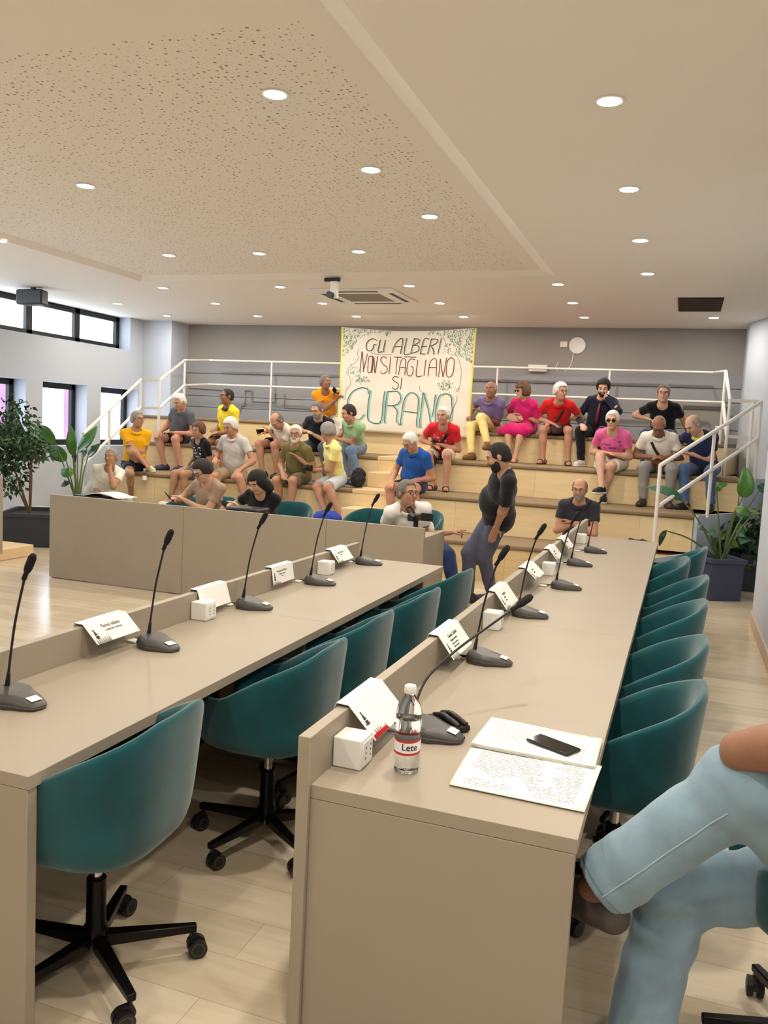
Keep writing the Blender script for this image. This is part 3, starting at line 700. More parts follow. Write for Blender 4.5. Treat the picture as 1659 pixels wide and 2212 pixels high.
def printed(name, cols):
    """a printed page: rows of broken dark strokes inside margins"""
    m = bpy.data.materials.new(name); m.use_nodes = True; t = m.node_tree; b = t.nodes['Principled BSDF']; b.inputs['Roughness'].default_value = .8
    tc = t.nodes.new('ShaderNodeTexCoord'); sp = t.nodes.new('ShaderNodeSeparateXYZ'); t.links.new(tc.outputs['Generated'], sp.inputs[0])
    def mth(op, a, b2=None, c=None):
        n_ = t.nodes.new('ShaderNodeMath'); n_.operation = op
        for i, v in enumerate((a, b2, c)):
            if v is None: continue
            if isinstance(v, (int, float)): n_.inputs[i].default_value = v
            else: t.links.new(v, n_.inputs[i])
        return n_.outputs[0]
    row = mth('FRACT', mth('MULTIPLY', sp.outputs[1], cols)); line = mth('LESS_THAN', row, .42)
    cb = t.nodes.new('ShaderNodeCombineXYZ'); t.links.new(mth('MULTIPLY', sp.outputs[0], 34), cb.inputs[0]); t.links.new(mth('MULTIPLY', mth('FLOOR', mth('MULTIPLY', sp.outputs[1], cols)), 7.37), cb.inputs[1])
    wn = t.nodes.new('ShaderNodeTexNoise'); wn.inputs['Scale'].default_value = 1.5; wn.inputs['Detail'].default_value = 1; t.links.new(cb.outputs[0], wn.inputs[0])
    ink = mth('MULTIPLY', line, mth('GREATER_THAN', wn.outputs[0], .46))
    for lo, hi, ch in ((.1, .9, 0), (.08, .92, 1)):
        ink = mth('MULTIPLY', ink, mth('MULTIPLY', mth('GREATER_THAN', sp.outputs[ch], lo), mth('LESS_THAN', sp.outputs[ch], hi)))
    n2 = t.nodes.new('ShaderNodeTexNoise'); n2.inputs['Scale'].default_value = 2.2; t.links.new(tc.outputs['Generated'], n2.inputs[0])
    ink = mth('MULTIPLY', ink, mth('GREATER_THAN', n2.outputs[0], .40))
    mx = t.nodes.new('ShaderNodeMixRGB'); mx.inputs[1].default_value = lin((240, 238, 232)); mx.inputs[2].default_value = lin((150, 146, 140))
    t.links.new(ink, mx.inputs[0]); t.links.new(mx.outputs[0], b.inputs['Base Color']); return m
PR1 = printed('printed_page', 30); PR2 = printed('printed_table', 26)
def sheet(name, label, quad, z, n_, m, group=None, cat='papers'):
    """a stack of sheets; quad = corners in pixels on the table plane"""
    C = [at(a, b_, z=z) for a, b_ in quad]; c0 = sum(C, Vector())/4
    X = (C[1]-C[0]).normalized(); ang = math.atan2(X.y, X.x); Rt = Matrix.Rotation(-ang, 4, 'Z')
    t = thing(name, label, cat, (c0.x, c0.y, z), ang, group)
    for i in range(n_):
        j = Vector((random.uniform(-.004, .004), random.uniform(-.004, .004), 0)) if i < n_-1 else Vector()
        L_ = [Rt@(v-c0)+j for v in C]; b = MB(); z0 = i*.0022; k = 8; vs = []
        for u in range(k+1):
            for v in range(k+1):
                a = L_[0].lerp(L_[1], u/k); d = L_[3].lerp(L_[2], u/k); p_ = a.lerp(d, v/k)
                p_.z = z0+.0012+.0016*math.sin(u*.6+i)*math.sin(v*.5)+.003*(u/k)**6*(v/k); vs.append(p_)
        b.add(vs, [(u*(k+1)+v, (u+1)*(k+1)+v, (u+1)*(k+1)+v+1, u*(k+1)+v+1) for u in range(k) for v in range(k)])
        o = b.build('sheet', m if i == n_-1 else PAPER, t); so = o.modifiers.new('s', 'SOLIDIFY'); so.thickness = .0012; so.offset = 0
    return t
sheet('paper_sheets', 'printed sheets lying open nearest the desk edge, under the stapled stack', [(970, 1697), (1262, 1757), (1300, 1660), (1018, 1615)], .742, 2, PR2, 'documents on the right desk')
sheet('paper_stack', 'thick stack of printed sheets with the black phone on top', [(1018, 1612), (1285, 1664), (1300, 1604), (1062, 1556)], .747, 5, PR1, 'documents on the right desk')
p = at(1195, 1612, z=.76)
def phone(name, label, M, s=1, cat='phone', wd=.072, ln=.15):
    t = thing(name, label, cat); t.matrix_world = M
    MB().box((-wd/2, -ln/2, 0), (wd/2, ln/2, .009)).build('phone_case', BLACKP, t, bevel=.0042, segs=3)
    MB().box((-wd/2+.004, -ln/2+.004, .0085), (wd/2-.004, ln/2-.004, .0095)).build('screen', mat('phone_glass', (12, 12, 16), .06), t, bevel=.0004)
    return t
a_ = at(1135, 1588, z=.76); b_ = at(1255, 1634, z=.76); an = math.atan2(b_.y-a_.y, b_.x-a_.x)
phone('mobile_phone', 'black mobile phone lying on the printed stack, right desk', Matrix.Translation((p.x, p.y, .7605))@Matrix.Rotation(an-PI/2, 4, 'Z'))
p = at(968, 1562, z=.75)
t = thing('leather_pouch', 'small black crumpled leather pouch behind the near microphone base', 'pouch', (p.x, p.y, .741), math.radians(-38))
b = MB(); b.box((-.075, -.035, 0), (.075, .035, .022)); o = b.build('pouch_body', mat('black_leather', (24, 22, 21), .35, bump=.5, bscale=60), t, bevel=.008, segs=3)
for y, z in ((-.012, .03), (.018, .032)): MB().tube(spline([(-.06, y, z-.01), (-.02, y+.006, z), (.03, y-.004, z+.002), (.07, y, z-.008)], 5), .009, 10).build('fold', MATS['black_leather'], t)
MB().tube([(.055, -.03, .02), (.075, -.03, .022)], .004, 8).build('clasp', CHROME, t)

# ------------------------------------------------------------------ banner
BY = 11.84
c4 = {'tl': at(738, 706, y=BY), 'tr': at(1030, 706, y=BY), 'bl': at(735, 925, y=BY-.06), 'br': at(1022, 947, y=BY-.06)}
BX0, BX1 = c4['tl'].x, c4['tr'].x; BZ1 = c4['tl'].z; BZ0 = 1.62
bt = thing('protest_banner', 'large white hand-painted banner hung from the ceiling before the tiers', 'banner', ((BX0+BX1)/2, BY, BZ0))
BW, BH = BX1-BX0, BZ1-BZ0
def bsurf(u, v, e=0):
    e = e*2.4
    """point of the cloth, u right 0..1, v down 0..1"""
    sag = .055*math.sin(PI*u)*(1-v)**2
    y = -.03*v+.012*math.sin(u*19+v*2)*(.3+.7*(1-v))+.008*math.sin(v*23+u*5)*v
    return Vector(((u-.5)*BW*(1-.012*math.sin(PI*v)), y-e, BH*(1-v)-sag+(-.02*u*v)))
k1, k2 = 60, 40
b = MB(); b.add([bsurf(i/k1, j/k2) for i in range(k1+1) for j in range(k2+1)], [(i*(k2+1)+j, (i+1)*(k2+1)+j, (i+1)*(k2+1)+j+1, i*(k2+1)+j+1) for i in range(k1) for j in range(k2)])
for i, f in enumerate(b.f):
    u = (f[0]//(k2+1))
    b.mi[i] = 1 if (u == 0 or u == k1-1) else 0
CLOTH = mat('banner_cloth', (226, 218, 204), .85, noise=.02, nscale=5); YEL = mat('banner_yellow', (236, 222, 120), .8)
o = b.build('cloth', [CLOTH, YEL], bt); so = o.modifiers.new('s', 'SOLIDIFY'); so.thickness = .004; so.offset = -1
GRN = mat('paint_dark_green', (52, 74, 66), .8); BRN = mat('paint_brown', (96, 44, 34), .8); AQUA = mat('paint_aqua', (142, 196, 188), .8); LEAF = mat('paint_leaf', (96, 140, 116), .8); GRY = mat('paint_grey', (70, 66, 62), .8)
# strokes given in pixels of an enlarged view of the banner
def bp(x, y):
    px = 700+x/4.608; py = 680+y/4.608
    u = (px-737)/(1029-737); v = (py-708)/(937-708)
    u = max(.002, min(.998, u+(.008 if v > .9 else 0))); return u, max(.003, min(.995, v))
def stroke(mb, pts, wd, e=.004):
    P_ = [Vector((x, y, 0)) for x, y in pts]
    if len(P_) > 2: P_ = spline(P_, 6)
    else: P_ = [P_[0].lerp(P_[1], k/5) for k in range(6)]
    vs = []; m_ = len(P_)
    for i, p_ in enumerate(P_):
        d = (P_[min(i+1, m_-1)]-P_[max(i-1, 0)]).normalized(); nrm = Vector((-d.y, d.x, 0))*wd/2
        for sg in (-1, 1): u, v = bp(*(p_+nrm*sg)[:2]); vs.append(bsurf(u, v, e))
    mb.add(vs, [(2*i, 2*i+1, 2*i+3, 2*i+2) for i in range(m_-1)])
G = {'G1': [[(545, 240), (500, 225), (450, 260), (437, 310), (455, 350), (490, 350), (512, 320), (514, 290), (545, 285)]], 'L1': [[(580, 230), (562, 355), (605, 352)]], 'I1': [[(630, 228), (612, 360)]],
     'A1': [[(700, 360), (735, 260), (780, 210), (805, 215), (800, 290), (788, 370)], [(728, 295), (790, 290)]], 'L2': [[(845, 205), (828, 365), (885, 368)]],
     'B1': [[(925, 205), (895, 365)], [(925, 210), (968, 215), (970, 245), (920, 280)], [(920, 280), (965, 285), (968, 335), (895, 365)]], 'E1': [[(1065, 212), (1020, 215), (988, 365)], [(1005, 290), (1045, 288)], [(988, 365), (1036, 368)]],
     'R1': [[(1090, 210), (1060, 368)], [(1090, 212), (1145, 220), (1140, 255), (1080, 290)], [(1095, 292), (1115, 330), (1120, 372)]], 'I2': [[(1185, 205), (1160, 370)]]}
N2 = [[(395, 365), (385, 580)], [(400, 365), (425, 575)], [(455, 385), (420, 575)], [(492, 405), (470, 430), (468, 560), (485, 578), (503, 560), (508, 420), (492, 405)], [(522, 408), (512, 580)], [(522, 408), (540, 580)], [(560, 405), (545, 580)],
      [(655, 420), (615, 405), (592, 440), (620, 485), (660, 515), (658, 560), (620, 583), (595, 560)], [(692, 405), (685, 582)],
      [(725, 405), (810, 405)], [(762, 408), (755, 580)], [(955, 402), (830, 398)], [(785, 590), (800, 450), (830, 415), (850, 450), (850, 590)], [(800, 510), (850, 510)],
      [(945, 430), (905, 420), (875, 460), (870, 560), (895, 595), (925, 575), (930, 510), (905, 500)], [(972, 430), (965, 590), (1020, 592)], [(1050, 425), (1040, 592)],
      [(1080, 595), (1090, 460), (1125, 415), (1155, 440), (1160, 595)], [(1088, 505), (1160, 505)], [(1190, 415), (1185, 600)], [(1190, 415), (1228, 600)], [(1255, 405), (1230, 600)],
      [(1300, 405), (1265, 440), (1260, 560), (1290, 600), (1325, 560), (1330, 440), (1300, 405)]]
S3 = [[(790, 615), (750, 605), (725, 630), (745, 655), (785, 680), (785, 720), (750, 738), (725, 715)], [(820, 612), (815, 738)]]
C4 = [[(485, 800), (470, 750), (400, 740), (310, 790), (272, 880), (280, 990), (330, 1060), (400, 1070), (455, 1010)],
      [(505, 760), (490, 900), (490, 1040), (530, 1090), (600, 1090), (635, 1050), (640, 900), (650, 762)],
      [(680, 762), (668, 920), (665, 1090)], [(680, 765), (780, 760), (822, 820), (800, 880), (740, 905), (682, 905)], [(745, 905), (790, 960), (790, 1050), (812, 1100)],
      [(830, 1100), (850, 880), (885, 790), (935, 765), (985, 800), (998, 860), (990, 1110)], [(850, 955), (995, 968)],
      [(1040, 765), (1020, 1115)], [(1045, 765), (1085, 880), (1120, 1000), (1135, 1115)], [(1165, 775), (1155, 900), (1145, 1000)],
      [(1330, 860), (1320, 790), (1270, 765), (1205, 790), (1180, 900), (1180, 1040), (1215, 1090), (1265, 1095), (1310, 1040), (1335, 940), (1330, 860)]]
mb = MB()
for k in G.values():
    for sgl in k: stroke(mb, sgl, 7)
mb.build('lettering', GRY, bt, smooth=False)
mb = MB()
for k in G.values():
    for sgl in k: stroke(mb, [(x+9, y+3) for x, y in sgl], 6, .0035)
mb.build('letter_shade', mat('paint_soft_green', (150, 160, 140), .8), bt, smooth=False)
mb = MB()
for sgl in N2: stroke(mb, sgl, 7.5)
mb.build('lettering', BRN, bt, smooth=False)
mb = MB()
for sgl in S3: stroke(mb, sgl, 8)
mb.build('lettering', GRY, bt, smooth=False)
mb = MB()
for sgl in C4: stroke(mb, sgl, 6.5)
mb.build('lettering', GRN, bt, smooth=False)
mb = MB()
for sgl in C4: stroke(mb, [(x+13, y+2) for x, y in sgl], 14, .003)
mb.build('letter_shade', AQUA, bt, smooth=False)
mb = MB()
for sgl in ([(365, 330), (350, 380), (355, 450), (300, 505), (250, 550), (245, 600), (280, 640), (290, 710), (250, 760), (240, 870)], [(1200, 180), (1230, 260), (1290, 350)], [(1290, 380), (1350, 390), (1390, 480), (1405, 560), (1400, 680), (1380, 740), (1360, 700)], [(1380, 780), (1370, 850), (1340, 930), (1350, 1000), (1300, 1080)], [(1005, 690), (1010, 740), (1080, 780)], [(480, 370), (560, 385), (700, 380)]): stroke(mb, sgl, 3)
mb.build('painted_outline', GRY, bt, smooth=False)
mb = MB(); random.seed(3); n = 0
def leaf(x, y, s_=1):
    a = random.uniform(.5, 2.4); L_ = random.uniform(12, 22)*s_; stroke(mb, [(x, y), (x+L_*math.cos(a)*.6, y+L_*math.sin(a))], 6*s_)
while n < 520:
    x, y = random.uniform(190, 1500), random.uniform(120, 460)
    ok = (x < 300 and y < 420-(x-190)*.8) or (y < 175+25*math.sin(x*.02) and x < 680) or (x < 430 and y < 300-(x-300)*1.0) or (x > 1330 and y < 440-(1500-x)*.4) or (x > 1060 and y < 170) or (x > 1240 and y < 300-(1330-x)*1.2) or (1200 < x < 1280 and 260 < y < 370 and random.random() < .5)
    if ok: leaf(x, y, .9); n += 1
for cx, cy, n_ in ((310, 560, 26), (410, 640, 46), (1270, 680, 60)):
    for k in range(n_): leaf(cx+random.gauss(0, 45), cy+random.gauss(0, 28), .9)
mb.build('painted_leaves', LEAF, bt, smooth=False)

# ------------------------------------------------------------------ people: one smooth implicit surface per body, garments as their own surfaces
def npv(v): return np.array(v, dtype=np.float32)
def surfnets(d, lo, h):
    s = d < 0; nx, ny, nz = d.shape
    c = np.zeros((nx-1, ny-1, nz-1), np.int8)
    for i in (0, 1):
        for j in (0, 1):
            for k in (0, 1): c += s[i:nx-1+i, j:ny-1+j, k:nz-1+k]
    mixed = (c > 0) & (c < 8); cells = np.argwhere(mixed)
    if len(cells) == 0: return None
    idx = np.full(mixed.shape, -1, np.int32); idx[mixed] = np.arange(len(cells))
    acc = np.zeros((len(cells), 3), np.float32); cnt = np.zeros(len(cells), np.float32)
    cor = [(i, j, k) for i in (0, 1) for j in (0, 1) for k in (0, 1)]
    for a in range(8):
        for b in range(a+1, 8):
            A, B = cor[a], cor[b]
            if sum(abs(A[i]-B[i]) for i in range(3)) != 1: continue
            va = d[cells[:, 0]+A[0], cells[:, 1]+A[1], cells[:, 2]+A[2]]; vb = d[cells[:, 0]+B[0], cells[:, 1]+B[1], cells[:, 2]+B[2]]
            m = (va < 0) != (vb < 0); t = va[m]/(va[m]-vb[m])
            acc[m] += np.array(A, np.float32)+t[:, None]*(np.array(B, np.float32)-np.array(A, np.float32)); cnt[m] += 1
    v = (cells+acc/cnt[:, None])*h+lo
    F = []
    for ax in range(3):
        sl0 = [slice(1, -1)]*3; sl1 = [slice(1, -1)]*3; sl0[ax] = slice(0, -1); sl1[ax] = slice(1, None)
        a = s[tuple(sl0)]; b = s[tuple(sl1)]; e = np.argwhere(a != b); fl = a[tuple(e.T)]
        o = np.ones(3, int); o[ax] = 0; e = e+o
        u, w_ = [(1, 2), (2, 0), (0, 1)][ax]
        def cc(du, dw):
            q_ = e.copy(); q_[:, u] += du; q_[:, w_] += dw; return idx[q_[:, 0], q_[:, 1], q_[:, 2]]
        quad = np.stack([cc(-1, -1), cc(0, -1), cc(0, 0), cc(-1, 0)], 1)
        quad[~fl] = quad[~fl][:, ::-1]; F.append(quad)
    F = np.concatenate(F); F = F[(F >= 0).all(1)]
    # light smoothing
    for _ in range(2):
        sm = np.zeros_like(v); n_ = np.zeros(len(v), np.float32)
        for i in range(4):
            for j in (1, 3):
                np.add.at(sm, F[:, i], v[F[:, (i+j) % 4]]); np.add.at(n_, F[:, i], 1)
        v = v*.5+.5*sm/np.maximum(n_, 1)[:, None]
    return v.astype(np.float32), F
def np_mesh(name, v, F, m, parent, off):
    me = bpy.data.meshes.new(name); v = v-np.array(off, np.float32)
    me.vertices.add(len(v)); me.vertices.foreach_set('co', v.ravel())
    me.loops.add(len(F)*4); me.loops.foreach_set('vertex_index', F.ravel().astype(np.int32))
    me.polygons.add(len(F)); me.polygons.foreach_set('loop_start', np.arange(0, len(F)*4, 4, dtype=np.int32)); me.polygons.foreach_set('loop_total', np.full(len(F), 4, np.int32))
    me.update(calc_edges=True); me.validate(); me.polygons.foreach_set('use_smooth', [True]*len(me.polygons)); me.materials.append(m)
    o = bpy.data.objects.new(name, me); COL.objects.link(o); o.parent = parent; return o
class Blob:
    """implicit surface on a grid"""
    def __init__(s, h=.008): s.p = []; s.h = h; s.post = []
    def cap(s, a, b, ra, rb=None, k=.02, infl=0, cut=None, flat=None):
        s.p.append(('c', npv(a), npv(b), ra+infl, (ra if rb is None else rb)+infl, k, cut, flat)); return s
    def ell(s, c, R, r, k=.03, infl=0): s.p.append(('e', npv(c), np.array(R, np.float32), npv([x+infl for x in r]), k)); return s
    def sub(s, c, R, r, k=.01): s.p.append(('s', npv(c), np.array(R, np.float32), npv(r), k)); return s
    def build(s, name, m, parent, off):
        h = s.h; lo = np.full(3, 1e9); hi = -lo
        for p in s.p:
            if p[0] == 'c':
                r = max(p[3], p[4])+.02
                for q_ in (p[1], p[2]): lo = np.minimum(lo, q_-r); hi = np.maximum(hi, q_+r)
            elif p[0] == 'e': r = max(p[3])+.02; lo = np.minimum(lo, p[1]-r); hi = np.maximum(hi, p[1]+r)
        lo = lo-2*h; n = np.ceil((hi+2*h-lo)/h).astype(int)+1
        X = [(lo[i]+h*np.arange(n[i])).astype(np.float32) for i in range(3)]
        d = np.full(n, .5, np.float32)
        for p in s.p:
            k = p[5] if p[0] == 'c' else p[4]
            if p[0] == 'c': r = max(p[3], p[4]); l = np.minimum(p[1], p[2])-r-k-2*h; u = np.maximum(p[1], p[2])+r+k+2*h
            else: r = max(p[3]); l = p[1]-r-k-2*h; u = p[1]+r+k+2*h
            i0 = np.clip(np.floor((l-lo)/h).astype(int), 0, n); i1 = np.clip(np.ceil((u-lo)/h).astype(int)+1, 0, n)
            if (i1 <= i0).any(): continue
            sl = tuple(slice(a, b) for a, b in zip(i0, i1))
            gx = X[0][sl[0]][:, None, None]; gy = X[1][sl[1]][None, :, None]; gz = X[2][sl[2]][None, None, :]
            if p[0] == 'c':
                a, b = p[1], p[2]; ab = b-a; L2 = float(ab@ab)+1e-9
                t_ = ((gx-a[0])*ab[0]+(gy-a[1])*ab[1]+(gz-a[2])*ab[2])/L2; t = np.clip(t_, 0, 1)
                q_ = np.sqrt((gx-a[0]-t*ab[0])**2+(gy-a[1]-t*ab[1])**2+(gz-a[2]-t*ab[2])**2)-(p[3]+(p[4]-p[3])*t)
                if p[6] is not None: q_ = np.maximum(q_, (t_-p[6])*math.sqrt(L2))
                if p[7] is not None: q_ = np.maximum(q_, (-t_-p[7])*math.sqrt(L2))
            else:
                R = p[2]; r_ = p[3]; cx = gx-p[1][0]; cy = gy-p[1][1]; cz = gz-p[1][2]
                l = [cx*R[i][0]+cy*R[i][1]+cz*R[i][2] for i in range(3)]
                k0 = np.sqrt(sum((l[i]/r_[i])**2 for i in range(3)))+1e-6; k1 = np.sqrt(sum((l[i]/r_[i]**2)**2 for i in range(3)))+1e-6
                q_ = k0*(k0-1)/k1
            if p[0] == 's':
                q_ = -q_; hh = np.clip(.5+.5*(q_-d[sl])/k, 0, 1); d[sl] = d[sl]*(1-hh)+q_*hh+k*hh*(1-hh)
            else:
                hh = np.clip(.5+.5*(d[sl]-q_)/k, 0, 1); d[sl] = d[sl]*(1-hh)+q_*hh-k*hh*(1-hh)
        GX, GY, GZ = X[0][:, None, None], X[1][None, :, None], X[2][None, None, :]
        for f in s.post: d = f(d, GX, GY, GZ)
        d[0] = d[-1] = .5; d[:, 0] = d[:, -1] = .5; d[:, :, 0] = d[:, :, -1] = .5
        r = surfnets(d.astype(np.float32), lo, h)
        if r is None: return None
        return np_mesh(name, r[0], r[1], m, parent, off)
def two_bone(a, c, l1, l2, hint):
    a, c, hint = Vector(a), Vector(c), Vector(hint); v = c-a; L = v.length
    if L > (l1+l2)*.995: c = a+v.normalized()*(l1+l2)*.995; v = c-a; L = v.length
    if L < abs(l1-l2)+.03: v = v.normalized()*(abs(l1-l2)+.03); c = a+v; L = v.length
    d = v.normalized(); x = (l1*l1-l2*l2+L*L)/(2*L); hgt = math.sqrt(max(0, l1*l1-x*x))
    n_ = (hint-d*hint.dot(d)).normalized(); return a+d*x+n_*hgt, c
SKIN = {'tan': (176, 132, 104), 'fair': (200, 158, 132), 'brown': (146, 102, 78), 'red': (188, 138, 114), 'sunned': (142, 102, 80)}
HAIRC = {'white': (214, 208, 200), 'grey': (140, 134, 128), 'dark': (44, 34, 30), 'brown': (96, 68, 48), 'salt': (112, 104, 98), 'black': (24, 20, 20), 'bald': (150, 140, 130)}
def cloth_mat(col, kind='knit'):
    nm = 'cloth_%s_%d_%d_%d' % ((kind,)+tuple(col))
    if kind == 'denim': return mat(nm, col, .85, noise=.16, nscale=18, bump=.25, bscale=90, sheen=.2, spec=.15)
    return mat(nm, col, .9, noise=.05, nscale=14, bump=.18, bscale=45, sheen=.15, spec=.12)
def print_mat(col, ink, c, wd, hgt, sc=40):
    """cloth with a printed motif in a box around the chest, in object coordinates"""
    nm = 'cloth_print_%d_%d_%d' % tuple(col); m = cloth_mat(col).copy(); m.name = nm; t = m.node_tree; b = t.nodes['Principled BSDF']
    src = b.inputs['Base Color'].links[0].from_socket
    tc = t.nodes.new('ShaderNodeTexCoord'); v = t.nodes.new('ShaderNodeVectorMath'); v.operation = 'SUBTRACT'; v.inputs[1].default_value = c; t.links.new(tc.outputs['Object'], v.inputs[0])
    a = t.nodes.new('ShaderNodeVectorMath'); a.operation = 'ABSOLUTE'; t.links.new(v.outputs[0], a.inputs[0]); s_ = t.nodes.new('ShaderNodeSeparateXYZ'); t.links.new(a.outputs[0], s_.inputs[0])
    x = t.nodes.new('ShaderNodeMath'); x.operation = 'LESS_THAN'; x.inputs[1].default_value = wd; t.links.new(s_.outputs[0], x.inputs[0])
    z = t.nodes.new('ShaderNodeMath'); z.operation = 'LESS_THAN'; z.inputs[1].default_value = hgt; t.links.new(s_.outputs[2], z.inputs[0])
    s2 = t.nodes.new('ShaderNodeSeparateXYZ'); t.links.new(v.outputs[0], s2.inputs[0]); y = t.nodes.new('ShaderNodeMath'); y.operation = 'LESS_THAN'; y.inputs[1].default_value = 0; t.links.new(s2.outputs[1], y.inputs[0])
    n_ = t.nodes.new('ShaderNodeTexNoise'); n_.inputs['Scale'].default_value = sc; t.links.new(tc.outputs['Object'], n_.inputs['Vector'])
    g = t.nodes.new('ShaderNodeMath'); g.operation = 'GREATER_THAN'; g.inputs[1].default_value = .53; t.links.new(n_.outputs[0], g.inputs[0])
    w_ = t.nodes.new('ShaderNodeMath'); w_.operation = 'SINE'; zz = t.nodes.new('ShaderNodeMath'); zz.operation = 'MULTIPLY'; zz.inputs[1].default_value = 150; t.links.new(s2.outputs[2], zz.inputs[0]); t.links.new(zz.outputs[0], w_.inputs[0])
    w2_ = t.nodes.new('ShaderNodeMath'); w2_.operation = 'GREATER_THAN'; w2_.inputs[1].default_value = -.2; t.links.new(w_.outputs[0], w2_.inputs[0])
    cur = None
    for q_ in (x, z, y, g, w2_):
        if cur is None: cur = q_.outputs[0]; continue
        mm = t.nodes.new('ShaderNodeMath'); mm.operation = 'MULTIPLY'; t.links.new(cur, mm.inputs[0]); t.links.new(q_.outputs[0], mm.inputs[1]); cur = mm.outputs[0]
    mx = t.nodes.new('ShaderNodeMixRGB'); t.links.new(cur, mx.inputs[0]); t.links.new(src, mx.inputs[1]); mx.inputs[2].default_value = lin(ink); t.links.new(mx.outputs[0], b.inputs['Base Color']); return m
EYEW = mat('eye_white', (176, 160, 148), .35); EYED = mat('eye_dark', (40, 28, 22), .15)
def wrinkle(amp, f=26, seed=0):
    def g(d, X, Y, Z):
        return d+amp*(np.sin(X*f+seed+2.1*np.sin(Z*f*.45))*np.sin(Z*f*.8+Y*f*.6+seed*2)+.6*np.sin(X*f*1.9+Z*f*1.5+seed*3)*np.sin(Y*f*1.3-Z*f*.9))
    return g
def make_person(label, hip, head, phi=0, hyaw=0, hpitch=0, hroll=0, hands=(None, None), feet=(None, None), skin='tan', hair=('short', 'grey'), shirt=(120, 120, 120), sleeve=.55,
                bottom=('shorts', (40, 44, 60)), shoes=('shoe', (60, 60, 60)), belly=1.0, size=1.0, glasses=None, beard=None, group='people seated on the tiers', collar=True, prt=None,
                elbows=(None, None), knees=(None, None), grip=(False, False), tie=None, mask=False, base_z=None, footdir=(None, None), dress=None, h=.008, hem=.0, neckw=1.0, body_only=False, skincol=None):
    S = size; P = Vector(hip); Hc = Vector(head); ph = math.radians(phi)
    f = Vector((math.sin(ph), -math.cos(ph), 0)); s = Vector((math.cos(ph), math.sin(ph), 0)); Z = Vector((0, 0, 1))
    hy = math.radians(hyaw); hp = math.radians(hpitch)
    hf = Vector((math.sin(hy)*math.cos(hp), -math.cos(hy)*math.cos(hp), -math.sin(hp))); hs = Vector((math.cos(hy), math.sin(hy), 0)); hu = hs.cross(hf).normalized()
    if hu.z < 0: hu = -hu
    if hroll:
        Q = Matrix.Rotation(math.radians(hroll), 3, hf); hs = Q@hs; hu = Q@hu
    root = thing('person', label, 'person', (P.x, P.y, base_z if base_z is not None else P.z-.1), 0, group); off = tuple(root.location)
    skm = mat('skin_'+skin, SKIN[skin], .55, noise=.04, nscale=40, sss=.06, spec=.35)
    up = (Hc-P).normalized(); Nk = Hc-hu*.095*S-up*.055*S-hf*.02*S
    t = (Nk-P).normalized(); ft = (f-t*f.dot(t)).normalized(); st = t.cross(ft).normalized()
    if st.dot(s) < 0: st = -st
    T = [list(st), list(ft), list(t)]; Lt = (Nk-P).length; sp_ = (s*.75+st*.25).normalized()
    def tp(a, x=0, y=0): return P+t*(Lt*a)+sp_*(x*S)+ft*(y*S)
    sh = [tp(.872, sg*.165, -.01) for sg in (-1, 1)]
    uA, fA = .285*S, .25*S
    def torso(b, infl=0, k=.05):
        b.ell(tp(.02), T, (.165*S, .118*S, .12*S), k, infl)
        b.ell(tp(.30, 0, .012+.03*(belly-1)*2), T, (.15*S*(.85+.15*belly), .112*S*belly, .15*S), k, infl)
        b.ell(tp(.62, 0, .0), T, (.158*S*(.9+.1*belly), .108*S*(.8+.2*belly), .17*S), k, infl)
        for sg_ in (-1, 1): b.cap(tp(.97, sg_*.03, -.01), tp(.872, sg_*.15, -.01), .046*S, .052*S, .045, infl)
        b.cap(tp(.93, -.05, -.02), tp(.93, .05, -.02), .055*S, None, .04, infl*.6)
    B = Blob(h); torso(B)
    B.cap(tp(.95, 0, -.012), Hc-hu*.05*S-hf*.012*S, .056*S*neckw, .053*S*neckw, .03)
    # head
    HR = [list(hs), list(hf), list(hu)]
    def hpnt(x, y, z): return Hc+(hs*x+hf*y+hu*z)*S
    B.ell(hpnt(0, -.012, .030), HR, (.074*S, .093*S, .088*S), .02).ell(hpnt(0, .022, -.035), HR, (.058*S, .068*S, .078*S), .03)
    B.ell(hpnt(0, .062, -.088), HR, (.026*S, .022*S, .02*S), .02)
    for sg in (-1, 1):
        B.ell(hpnt(sg*.034, .066, -.022), HR, (.022*S, .018*S, .02*S), .02)
        B.ell(hpnt(sg*.079, -.008, -.002), HR, (.009*S, .02*S, .031*S), .006)
        B.cap(hpnt(sg*.012, .084, .030), hpnt(sg*.044, .072, .032), .011*S, .009*S, .012)
    B.cap(hpnt(0, .084, .022), hpnt(0, .107, -.022), .008*S, .0135*S, .010)
    for sg in (-1, 1): B.sub(hpnt(sg*.030, .094, .010), HR, (.016*S, .016*S, .010*S), .012)
    B.cap(hpnt(-.017, .084, -.050), hpnt(.017, .084, -.050), .0085*S, None, .008)
    uL, lL = .435*S, .41*S; LG = []
    for i, sg in ((0, -1), (1, 1)):
        hj = P-t*.02*S+s*sg*.088*S
        ft_ = feet[i] if feet[i] is not None else P+f*.45+s*sg*.1-Z*.53
        an = Vector(ft_)+Z*.075*S; hint = knees[i] if knees[i] is not None else f*.8+Z*.8+s*sg*.15
        kn, an = two_bone(hj, an, uL, lL, hint); LG.append((hj, kn, an))
    # arms
    arms = []
